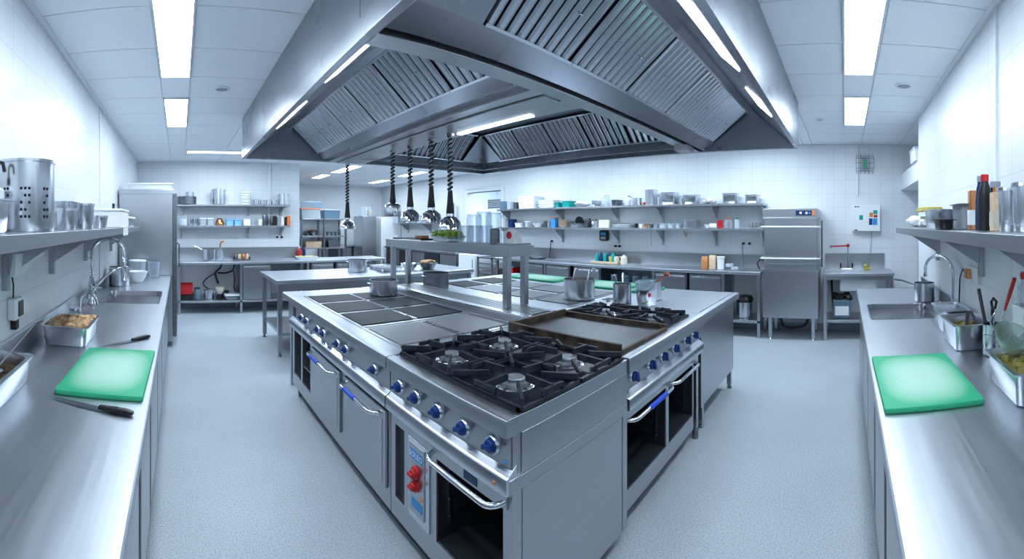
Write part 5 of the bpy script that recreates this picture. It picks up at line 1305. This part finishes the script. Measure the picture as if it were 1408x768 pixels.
# lower
item('crate', 685, 696, 12, 'white box at the far left end of the '+T_, RV, PAPER, dep=.14)
item('crate', 699.5, 709, 11, 'dark blue basket with dark items, '+T_, RV, NAVY, dep=.16, name='basket', cat='basket')
item('crate', 709.5, 720, 6, 'low white tub beside the dark blue basket, '+T_, RV, WHITE, dep=.14)
item('tub', 721.5, 729.5, 8, 'small white tub with clear lid, left part of the '+T_, RV, FROST, lid=WHITE)
item('bowl', 732, 747, 6.5, 'wide white bowl on the '+T_, RV, WHITE, name='wide_bowl')
item('tub', 747.5, 752.5, 9, 'small dark jar right of the wide white bowl, '+T_, RV, DSTEEL)
item('tub', 753, 757, 8, 'second small dark jar right of the wide white bowl, '+T_, RV, GREYP)
t = item('crate', 758, 767, 13, 'printed box with brown top and blue picture, '+T_, RV, LBLUE, dep=.1, lid=WOOD)
for k in range(3): bowl('cream bowl in the stack on the '+T_, (RX, RY(774.5), RV+.035*k), wpx(6.5,774), .07, TAN, name='cream_bowl', group='stacked cream bowls')
item('pan', 785, 803, 6, 'grey pan holding a round black thing, '+T_, RV, GREYP)
single('frying_pan', MB().lathe([(0,-.004),(.075,-.004),(.09,.025),(.085,.025),(.072,0),(0,0)], 24, M=Matrix.Rotation(PI/2-.25, 4, 'Y')).bar((0,.085,.0),(0,.16,-.02),.015,.01), BLKP, 'round black frying pan standing up in the grey pan', 'pan', loc=(RX+.02, RY(795), RV+.10))
for c, r, h, m, q in ((811,3,13,BLKP,'black'),(815.5,2.5,11,SATIN,'steel'),(819.5,2.5,12,CLEAR,'clear')): item('bottle', c-r, c+r, h, q+' bottle in the group at the middle of the '+T_, RV, m)
single('baking_board', MB().box(-.02,.02,-.10,.10,0,.13), CREAM, 'upright square beige board on the '+T_, 'board', loc=(RX, RY(831), RV), bev=.004)
for k in range(2): pan('flat white tray in the low stack on the '+T_+(', lower one',', upper one')[k], (RX, RY(858), RV+.030*k), .24, boxL(844,872,.2), .025, m=(WHITE,PAPER)[k], name='tray', cat='tray')
item('tub', 873, 877.5, 6, 'small black pot right of the flat trays', RV, BLKP)
for a, b, m, q in ((878.5,884.5,WHITE,'first'),(886,891.5,COPPER,'second, brown'),(893,898.5,DSTEEL,'third, dark'),(900,906,GREYP,'fourth')): item('tub', a, b, 5.5, 'small pot in the row left of the bracket, '+q, RV, m)
for a, b, q in ((908,917,'left'),(919,927.5,'middle'),(930,937,'right')): item('crate', a, b, 6, 'low grey clear box in the row of three, '+q+' one', RV, FROST, dep=.14)
item('crate', 940.5, 961.5, 11, 'shiny steel box on the right half of the '+T_, RV, SATIN, dep=.2, name='steel_box')
item('bowl', 968, 977, 5.5, 'small white bowl right of the shiny steel box', RV, WHITE, name='small_bowl')
single('paper_roll', MB().cyl((0,-.05,.035), .035, .10, 'y', 20), PAPER, 'white paper roll lying left of the red cans', 'roll', loc=(RX, RY(981), RV))
for c, q in ((988.3,'left'),(992.2,'right')): item('tub', c-2, c+2, 11, 'red can on the lower back right shelf, '+q+' of the pair', RV, RED, name='can', cat='can')
t = item('jar', 996, 1007, 13, 'clear jar of brown spoons between red cans and green topped jar', RV, CLEAR, lid=None)
ob('spoon', MB().tube([(0,0,.02),(.01,.01,.15)], .004, 6).blob((.01,.01,.155),.014,7,5,.05), WOOD, t); ob('spoon', MB().tube([(0,-.01,.02),(-.01,-.02,.14)], .004, 6).blob((-.01,-.02,.145),.014,7,5,.05), WOOD, t)
item('jar', 1010, 1017, 14, 'clear jar with green lid on the lower back right shelf', RV, FROST, lid=mat('green_lid', (.01,.22,.12), .4))
t = thing('wire_rack', 'small wire rack at the right end of the lower back right shelf', 'rack', (RX, RY(1040), RV)); y_ = RY(1040)
m = MB()
for z in (.005,.045,.085): m.tube([(RX-.1,y_-.08,RV+z),(RX+.1,y_-.08,RV+z),(RX+.1,y_+.08,RV+z),(RX-.1,y_+.08,RV+z)], .003, 6, closed=True)
for x in (-.1,.1):
    for q in (-.08,-.03,.03,.08): m.tube([(RX+x,y_+q,RV),(RX+x,y_+q,RV+.085)], .003, 6)
ob('wires', m, DSTEEL, t)
# on the wall and the counter
socket('white double socket with a black plug right of the orange bags', (BX, y_on_x(1027,BX), 1.22), 'x', 2, .16)
pipe('power_cable', 'grey cable dropping from the right double socket to the counter', ((5.97, y_on_x(1021,5.97), 1.2), (5.965, y_on_x(1021,5.965), 1.0), (5.95, y_on_x(1021,5.95), .885)), .006, GREYP)
socket('white socket with black plug left on the back right wall', (BX, y_on_x(760,BX), 1.19), 'x', 1)
pipe('power_cable', 'black cable hanging from the left socket to the counter', ((5.96, y_on_x(757.5,5.96), 1.18), (5.955, y_on_x(756,5.955), 1.0), (5.93, y_on_x(756,5.93), .885)), .007, BLKP)
socket('white socket with two black plugs above the bottle tray', (BX, y_on_x(850,BX), 1.14), 'x', 2, .14)
t = thing('wall_scale', 'black rounded wall device below the lower back right shelf', 'device', (BX, y_on_x(832,BX), 1.3)); y_ = y_on_x(832, BX)
ob('case', MB().box(BX-.06,BX,y_-.09,y_+.09,1.22,1.40), BLKP, t, bev=.03); ob('screen', MB().box(BX-.064,BX-.058,y_-.05,y_+.05,1.315,1.36), LBLUE, t); ob('keys', MB().box(BX-.064,BX-.058,y_-.05,y_+.05,1.25,1.29), GREYP, t)
t = thing('bottle_tray', 'tray of dark green bottles and yellow tubs on the back right counter', 'tray', (5.8, 3.7, BT)); 
ya, yb = y_on_x(815,5.75), y_on_x(851,5.75)
ob('tray', MB().box(5.68,5.88,yb,ya,BT,BT+.03), TAN, t, bev=.004)
for k in range(5): ob('bottle', MB().lathe([(0,0),(.035,0),(.035,.10),(.015,.125),(.015,.145),(0,.145)], 12, (5.78, ya-.07-.075*k, BT+.03)), (TEAL,NAVY,TEAL,NAVY,TEAL)[k], t)
for k in range(2): ob('tub', MB().lathe([(0,0),(.04,0),(.045,.08),(0,.09)], 14, (5.78, yb+.06+.10*k, BT+.03)), (CREAM,YELLOWF)[k], t)
single('kettle', MB().lathe([(0,0),(.055,0),(.06,.02),(.05,.11),(.02,.14),(0,.15)], 20).tube([(.0,.05,.12),(0,.09,.11),(0,.10,.06),(0,.055,.03)], .008, 6), CREAM, 'cream kettle right of the bottle tray', 'kettle', loc=(5.75, y_on_x(858,5.75), BT))
pan('dark flat tray beside the black cable on the back right counter', (5.78, y_on_x(737,5.78), BT), .2, .36, .03, m=DSTEEL, name='tray', cat='tray')
pipe('power_cable', 'short black cable on the counter by the dishwasher', ((5.7,1.17,.885),(5.72,1.22,.96),(5.78,1.17,1.02),(5.9,1.16,.98)), .009, BLKP)
def bag(label, px, m, h=.17):
    y = y_on_x(px, 5.72); mb = MB(); loft(mb, [rr3(.09,.09,.02,0), rr3(.10,.10,.03,h*.4), rr3(.07,.10,.02,h*.8), rr3(.015,.09,.004,h)]); return single('food_bag', mb, m, label, 'bag', loc=(5.72, y, BT))
bag('orange packet standing on the back right counter, left of its twin', 969.5, KRAFT); bag('tan packet standing beside the orange one on the counter', 980, TAN, .19)
tub('white tub next to the orange packets on the back right counter', (5.72, y_on_x(991,5.72), BT), .055, .17, WHITE, lid=WHITE)
single('coiled_hose', MB().lathe([(.035,-.02),(.055,-.02),(.055,.02),(.035,.02),(.035,-.02)], 20, (0,0,.055), Matrix.Translation((0,0,.0))).box(-.03,.03,-.12,-.03,0,.03), FROST, 'pale coiled hose beside the white tub on the counter', 'hose', loc=(5.74, y_on_x(1003,5.74), BT))
single('hanging_cord', MB().tube([(5.98,y_on_x(895,5.98),1.42),(5.98,y_on_x(895,5.98),1.25),(5.978,y_on_x(895.6,5.98),1.15)], .003, 6), GREYP, 'thin cord hanging under the lower back right shelf', 'cord')
single('coat_hook', MB().tube([(5.99,y_on_x(941,5.99),1.39),(5.95,y_on_x(941,5.95),1.37),(5.94,y_on_x(943,5.94),1.31),(5.95,y_on_x(945,5.95),1.37)], .008, 6), COPPER, 'small brass hook below the steel box on the wall', 'hook')
# bay under the counter: lidded bin
t = thing('waste_bin', 'small steel bin with black lid under the counter by the dishwasher', 'bin', (5.68, 1.38, .225))
ob('body', pot_body(.11, .22), SATIN, t, shift=Vector((0,0,0))); bpy.data.objects[t.children[0].name].location = (0,0,0)
ob('bag', MB().lathe([(.115,.21),(.125,.25),(.10,.29),(.05,.30),(0,.285)], 14), BLKP, t, shift=Vector((0,0,0)))
for k, y in enumerate((2.85, 3.02, 3.2, 3.4)):
    jar('dark glass jar inside the open bay of the back right counter', (5.6, y, .225+.0), .06, .5, BLUEBOX, GREYP, group='jars in the open bay')
# ================================================================ DISHWASHER AND ITS TABLE
def dishwasher():
    x0,x1,y0,y1 = 5.40,5.98,.335,1.075
    t = thing('dishwasher', 'stainless hood type dishwasher standing at the back right wall', 'dishwasher', ((x0+x1)/2,(y0+y1)/2,0))
    ob('base_cabinet', MB().box(x0,x1,y0+.015,y1-.005,.29,.90), STEEL, t, bev=.006)
    ob('collar', MB().box(x0-.006,x1,y0+.01,y1,.90,.925).box(x0+.03,x1,y0+.03,y1-.03,.925,1.0), STEEL, t, bev=.004)
    h = ob('hood', MB().box(x0+.004,x1-.02,y0+.03,y1-.02,.985,1.58), STEEL, t, bev=.012)
    ob('top_box', MB().box(x0+.002,x1,y0+.02,y1-.01,1.585,1.70), STEEL, t, bev=.006)
    ob('seam_strip', MB().box(x0-.006,x0+.004,y0+.02,y1-.01,1.57,1.585), SATIN, t)
    p = ob('control_panel', MB().box(x0-.004,x0+.003,y0+.06,y0+.305,1.61,1.675), NAVY, t, bev=.002)
    ob('key', MB().box(x0-.007,x0-.003,y0+.06,y0+.095,1.61,1.675), ORANGE, p, label='orange key')
    ob('key', MB().box(x0-.007,x0-.003,y0+.225,y0+.255,1.63,1.66), WHITE, p, label='white key')
    ob('key', MB().cyl((x0-.003,y0+.165,1.643), .016, -.004, 'x', 14), WHITE, p, label='white round key')
    ob('key', MB().cyl((x0-.003,y0+.125,1.643), .012, -.004, 'x', 14), LBLUE, p, label='pale blue round key')
    for z in (1.465, 1.06):
        ob('handle', MB().tube([(x1-.1,y1+.015,z),(x0-.02,y1+.015,z),(x0-.045,y1-.01,z),(x0-.045,y0+.03,z),(x0-.02,y0,z),(x1-.15,y0,z)], .0105, 10), WHITE, t, label='pale wrap-around handle bar')
    ob('side_link', MB().tube([(x0+.05,y0,1.465),(x0+.05,y0-.003,1.1),(x0+.09,y0-.006,.95)], .008, 8), CHROME, t)
    ob('lift_arm', MB().box(x1-.35,x1-.32,y0-.03,y0-.005,.93,1.55), DSTEEL, t, bev=.003)
    for x in (x0+.04, x1-.09):
        for y in (y0+.06, y1-.12):
            l = ob('leg', MB().box(x,x+.045,y,y+.045,.03,.29), STEEL, t, bev=.003); ob('foot', MB().lathe([(.022,0),(.024,.012),(.016,.02),(.016,.034)], 12, (x+.022,y+.022,0)), SATIN, l)
dishwasher()
pipe('water_pipe', 'dark pipes on the floor under the dishwasher', ((5.75,.9,.25),(5.76,.86,.1),(5.78,.75,.08),(5.8,.55,.1),(5.8,.5,.25)), .02)
def dish_table():
    f,w,e0,e1 = 5.45,5.995,-.63,.295
    t = thing('dish_table', 'steel landing table with undershelf right of the dishwasher', 'table', ((f+w)/2,(e0+e1)/2,0))
    bench_frame(t, 'x', f, w, e0, e1, (e0+.03, e1-.03), BT, STEELX)
    ob('undershelf', MB().box(f+.03,w-.03,e0+.03,e1-.03,.225,.26), STEEL, t, bev=.003)
    ob('basin_box', MB().box(f+.15,w-.05,e0+.22,e1-.22,.615,BT-.045), WHITE, t, bev=.01, label='pale box of the basin below the top')
    ob('rail', MB().box(f+.02,f+.05,e0+.05,e1-.05,BT-.09,BT-.045), STEEL, t)
dish_table()
struct('trim_splashback_dish_table', MB().box(5.985, 6.0, -.55, .29, BT, 1.09), STEEL)
t = thing('pot_filler_tap', 'tap with a red swing arm on the table right of the dishwasher', 'tap', (5.8, -.04, BT))
yb = y_on_x(1166, 5.8); yl = y_on_x(1143, 5.8)
ob('base', MB().box(5.76,5.84,yb-.06,yb+.10,BT,BT+.03), SATIN, t, bev=.006)
for q in (-.06, .10): ob('upright', MB().box(5.785,5.815,yb+q-.01,yb+q+.01,BT+.03,BT+.10), BLKP, t, bev=.003)
ob('pillar', MB().tube([(5.8,yb,BT+.03),(5.8,yb,BT+.33)], .009, 10), CHROME, t)
ob('swing_arm', MB().tube([(5.8,yb,BT+.335),(5.8,yl,BT+.325)], .011, 10).blob((5.8,yb,BT+.337), .026, 10, 8, .0), RED, t, label='red swing arm')
ob('nozzle', MB().cyl((5.8,yl-.01,BT+.323), .016, .03, 'y', 12), DSTEEL, t)
single('scrub_sponge', MB().box(-.03,.03,-.045,.045,0,.03).blob((0,.02,.05),.03,8,6,.2), YELLOWF, 'yellow scrubbing pad at the back of the dish table', 'sponge', loc=(5.9, y_on_x(1192,5.9), BT), bev=.006)
pipe('wall_cable', 'thin cable running from the white wall box down to the dish table', ((5.985,-.37,1.42),(5.98,-.36,1.2),(5.96,-.34,1.0),(5.94,-.33,.9)), .005, GREYP)
t = thing('detergent_container', 'black bagged detergent container with white label under the dish table', 'container', (5.7, .02, .26)); y_ = .05
ob('body', MB().box(5.58,5.84,y_-.12,y_+.12,.26,.50), BLUEBOX, t, bev=.02)
ob('container_label', MB().box(5.574,5.58,y_-.09,y_+.09,.30,.42), PAPER, t, label='white label')
mb = MB()
for _ in range(14): mb.blob((5.7+rnd.uniform(-.08,.08), y_+rnd.uniform(-.1,.1), .515+rnd.uniform(-.02,.03)), .045, 8, 5, .3)
ob('bin_bag', mb, BLKP, t, label='crumpled black bag on top')
pipe('drain_pipe', 'black drain hose behind the detergent container', ((5.86,.2,.80),(5.86,.19,.6),(5.86,.17,.4),(5.88,.16,.28)), .016)
t = thing('wall_box', 'white square control box with stickers on the back right wall', 'box', (BX, -.29, 1.4))
ob('case', MB().box(BX-.11,BX,-.485,-.095,1.40,1.765), WHITE, t, bev=.012)
ob('sticker', MB().box(BX-.1125,BX-.11,-.24,-.19,1.56,1.625), TEAL, t, label='small teal sticker')
ob('sticker', MB().box(BX-.1125,BX-.11,-.445,-.325,1.59,1.70), PAPER, t, label='printed sticker with picture')
for a, b, c, d, m, q in ((-.44,-.385,1.64,1.695,TEAL,'green'),(-.38,-.33,1.60,1.66,ORANGE,'orange'),(-.44,-.39,1.595,1.63,RED,'red'),(-.44,-.375,1.49,1.58,LBLUE,'blue'),(-.37,-.325,1.49,1.58,BLUE,'dark blue')):
    ob('sticker', MB().box(BX-.114,BX-.11,a,b,c,d), m, t, label=q+' patch of the stickers')
ob('badge', MB().box(BX-.1125,BX-.11,-.155,-.125,1.735,1.75).box(BX-.1125,BX-.11,-.19,-.165,1.735,1.748), BLUE, t, label='tiny blue lettering in the upper corner')
ob('badge', MB().box(BX-.1125,BX-.11,-.165,-.12,1.412,1.425), BLKP, t, label='tiny black badge in the lower corner')
t = thing('emergency_light', 'caged emergency light with green face high on the back right wall', 'light', (BX, -.27, 2.35))
ob('lamp', MB().box(BX-.07,BX,-.325,-.215,2.25,2.46), FROST, t, bev=.02); ob('green_panel', MB().box(BX-.075,BX-.068,-.30,-.24,2.28,2.40), mat('exit_green', (.05,.45,.25), .4), t)
m = MB()
for k in range(5):
    f = (k-2)/2; m.tube([(BX-.01,-.27+.11*f,2.49)]+[(BX-.01-.10*math.sin(PI*q/8), -.27+.11*f*(1+.15*math.sin(PI*q/8)), 2.49-.28*q/8) for q in range(1,8)]+[(BX-.01,-.27+.11*f,2.21)], .003, 6)
for q in (1,2,4,6,7):
    z = 2.49-.28*q/8; d = .10*math.sin(PI*q/8); e = .11*(1+.15*math.sin(PI*q/8)); m.tube([(BX-.01-d,-.27-e,z),(BX-.01-d-.008,-.27,z),(BX-.01-d,-.27+e,z)], .003, 6)
ob('cage', m, DSTEEL, t)
# boxes on the lintel ledge of the recess
crate('white plastic box on the ledge above the recess at the right', (4.75, -1.05+.2, 2.2), .35, .2, .14, m=WHITE, lid=FROST)
# ================================================================ UNDER THE HATCH AND THE FAR AREA
def tray_rack():
    x0,x1,y0,y1 = 5.42,5.98,5.98,6.42
    t = thing('tray_trolley', 'open rack stacked with steel trays under the back right counter', 'rack', ((x0+x1)/2,(y0+y1)/2,0))
    fr = MB()
    for x in (x0, x1-.03):
        for y in (y0, y1-.03): fr.box(x,x+.03,y,y+.03,0,.86)
    for a in (.05, .83): fr.box(x0,x1,y0,y0+.03,a,a+.03).box(x0,x1,y1-.03,y1,a,a+.03).box(x0,x0+.03,y0,y1,a,a+.03).box(x1-.03,x1,y0,y1,a,a+.03)
    ob('frame', fr, STEEL, t)
    for k in range(8): single('oven_tray', MB().box(x0+.035,x1-.035,y0+.035,y1-.035,.10+.088*k,.108+.088*k).box(x0+.033,x0+.045,y0+.035,y1-.035,.10+.088*k,.128+.088*k), SATIN, 'steel oven tray slid into the rack under the hatch', 'tray', 'oven trays in the rack')
tray_rack()
t = thing('undercounter_fridge', 'white under-counter fridge below the hatch', 'fridge', (5.7, 6.75, 0))
ob('body', MB().box(5.44,5.98,6.48,7.0,.03,.89), WHITE, t, bev=.01); d = ob('door', MB().box(5.40,5.44,6.485,6.995,.08,.885), WHITE, t, bev=.012); ob('handle', MB().box(5.385,5.40,6.52,6.54,.5,.8), GREYP, d, bev=.004)
t = thing('lidded_bin', 'grey bin with red lid below the counter behind the pass posts', 'box', (5.62, 5.62, .5))
ob('body', MB().box(5.5,5.74,5.5,5.74,.225,.72), GREYP, t, bev=.008); ob('lid', MB().box(5.495,5.745,5.495,5.745,.60,.70), RED, t, bev=.006); ob('stripe', MB().box(5.49,5.496,5.58,5.66,.63,.67), WHITE, t)
def far_counter(name, label, x0,x1,y0,y1, axis, bays, z=.9):
    t = thing(name, label, 'counter', ((x0+x1)/2,(y0+y1)/2,0))
    ob('top', MB().box(x0,x1,y0,y1,z-.04,z), STEEL, t, bev=.005)
    ob('carcass', MB().box(x0+.05,x1-.01,y0+.05,y1-.01,.1,z-.04), DSTEEL, t); ob('plinth', MB().box(x0+.1,x1-.02,y0+.1,y1-.02,0,.1), BLKP, t)
    for a, b, m in bays:
        ob('door', MB().box(x0+.03,x0+.05,a,b,.15,z-.07) if axis == 'x' else MB().box(a,b,y0+.03,y0+.05,.15,z-.07), m, t, bev=.003)
far_counter('side_counter', 'steel counter on the far right wall beyond the hatch', 5.40,5.98,7.1,10.3,'x',((7.15,7.7,STEEL),(7.75,8.3,INNER),(8.35,8.9,STEEL),(8.95,9.5,INNER),(9.55,10.2,STEEL)))
far_counter('far_counter', 'low steel counter along the far wall of the back area', 3.95,5.36,10.9,11.55,'y',((4.0,4.4,INNER),(4.45,4.85,STEEL),(4.9,5.3,INNER)))
wall_shelf('E', 'short steel shelf on the far right wall seen between the heat lamps', 'x', BX, -1, 7.75, 10.3, 1.50, 1.53, .34, (7.9, 8.9, 10.0), .2)
crate('grey steel bread bin on the short far shelf', (5.8, 10.08, 1.53), .26, .35, .22, m=SATIN, lid=DSTEEL)
for y, h, m, q in ((9.75,.22,SATIN,'first'),(9.45,.26,CLEAR,'second, clear'),(9.1,.2,FROST,'third, frosted'),(8.75,.24,SATIN,'fourth'),(8.4,.18,DSTEEL,'fifth, dark')): tub(q+' jar from the bread bin on the short far shelf', (5.82, y, 1.53), .09, h, m, name='storage_jar', cat='jar')
single('splash_screen', MB().box(5.75,5.76,7.89,8.27,1.535,1.9), CLEAR, 'upright clear screen at the right end of the short far shelf', 'screen')
single('monitor_post', MB().box(5.85,5.9,7.80,7.86,1.53,1.98), DSTEEL, 'dark upright post at the right end of the short far shelf', 'post')
t = thing('fridge_cabinet', 'narrow pale steel cabinet standing by the far wall', 'cabinet', (4.9, 10.6, 0))
ob('body', MB().box(4.72,5.12,10.25,10.85,.05,1.72), STEEL, t, bev=.006); ob('door', MB().box(4.725,5.115,10.23,10.25,.1,1.70), STEEL, t, bev=.004); ob('plinth', MB().box(4.75,5.1,10.3,10.8,0,.05), BLKP, t)
t = thing('storage_cabinet', 'plain white cupboard in the far corner beside the pale steel cabinet', 'cupboard', (5.5, 10.8, 0))
ob('body', MB().box(5.38,5.98,10.4,10.86,.04,1.70), PAINT, t, bev=.004); ob('door', MB().box(5.36,5.38,10.41,10.85,.06,1.69), PAINT, t, bev=.003); ob('plinth', MB().box(5.42,5.98,10.43,10.86,0,.04), GREYP, t)
jar('big clear glass jar on top of the far steel cabinet', (4.86, 10.5, 1.72), .11, .27, CLEAR, None)
jar('clear bottle with brown content on top of the far cabinet', (5.04, 10.5, 1.72), .06, .26, CLEAR, None, TAN)
jar('glass flask on the far right counter', (5.6, 10.0, .9), .09, .3, CLEAR, None)
single('wooden_mug', MB().lathe([(0,0),(.08,0),(.085,.01),(.085,.2),(.078,.2),(.075,.02),(0,.02)], 20), COPPER, 'brown wooden mug on the far right counter', 'mug', loc=(5.55, 9.35, .9))
def shelving():
    x0,x1,y0,y1 = 2.72,3.85,9.25,9.7
    t = thing('shelving_unit', 'steel shelving unit with boxes in the far back area', 'shelving', ((x0+x1)/2,(y0+y1)/2,0))
    for z in (.25, .93, 1.2, 1.6): ob('shelf', MB().box(x0,x1,y0,y1,z,z+.03), STEEL, t, bev=.003)
    for x in (x0, (x0+x1)/2-.02, x1-.04):
        for y in (y0, y1-.04): ob('post', MB().box(x,x+.04,y,y+.04,0,1.63), DSTEEL, t)
    ob('back_panel', MB().box(x0,x1,y1-.005,y1,.93,1.6), STEEL, t)
shelving()
crate('clear box with red edge on top of the far shelving, left', (2.98, 9.45, 1.63), .46, .3, .22, m=FROST, lid=ORANGE)
crate('clear lidded box on top of the far shelving, right', (3.5, 9.45, 1.63), .40, .3, .2, m=BLUEBOX, lid=FROST)
single('service_tray', MB().box(-.27,.27,-.01,.01,0,.16), BLUEBOX, 'grey tray standing upright on the clear boxes, far shelving', 'tray', loc=(3.05, 9.5, 1.87), bev=.01)
frybowl('dark basket of brown rolls on the far shelving, upper level', (3.05, 9.4, 1.235), .13, .10, FOODD, DSTEEL)
crate('brown box on the middle level of the far shelving', (3.05, 9.42, .96), .4, .25, .14, m=TAN)
for k in range(4): tub('', (3.42+.1*k, 9.4, 1.23), .035, .09, DSTEEL, name='spice_pot', cat='pot', group='small dark pots on the far shelving')['label'] = 'small dark pot in the row on the far shelving'
crate('dark low box on the lower right of the far shelving', (3.55, 9.42, .96), .3, .25, .16, m=DSTEEL)
socket('white socket on the far wall above the far counter', (4.3, FY, 1.25), 'y', 1)
# ================================================================ settle: a hair of clearance so things rest on, not in, what carries them
bpy.context.view_layer.update()
for o in list(scene.objects):
    if o.parent is None and o.get('category') and not o.name.startswith(('steel_shelf','extraction_hood','ceiling_','heat_lamp','wall_socket','wall_box')):
        ms = [c for c in [o]+list(o.children_recursive) if c.type == 'MESH']
        zs = [(c.matrix_world @ v.co).z for c in ms for v in c.data.vertices]
        if min(zs) > .02: o.location.z += .0012
bpy.context.view_layer.update()
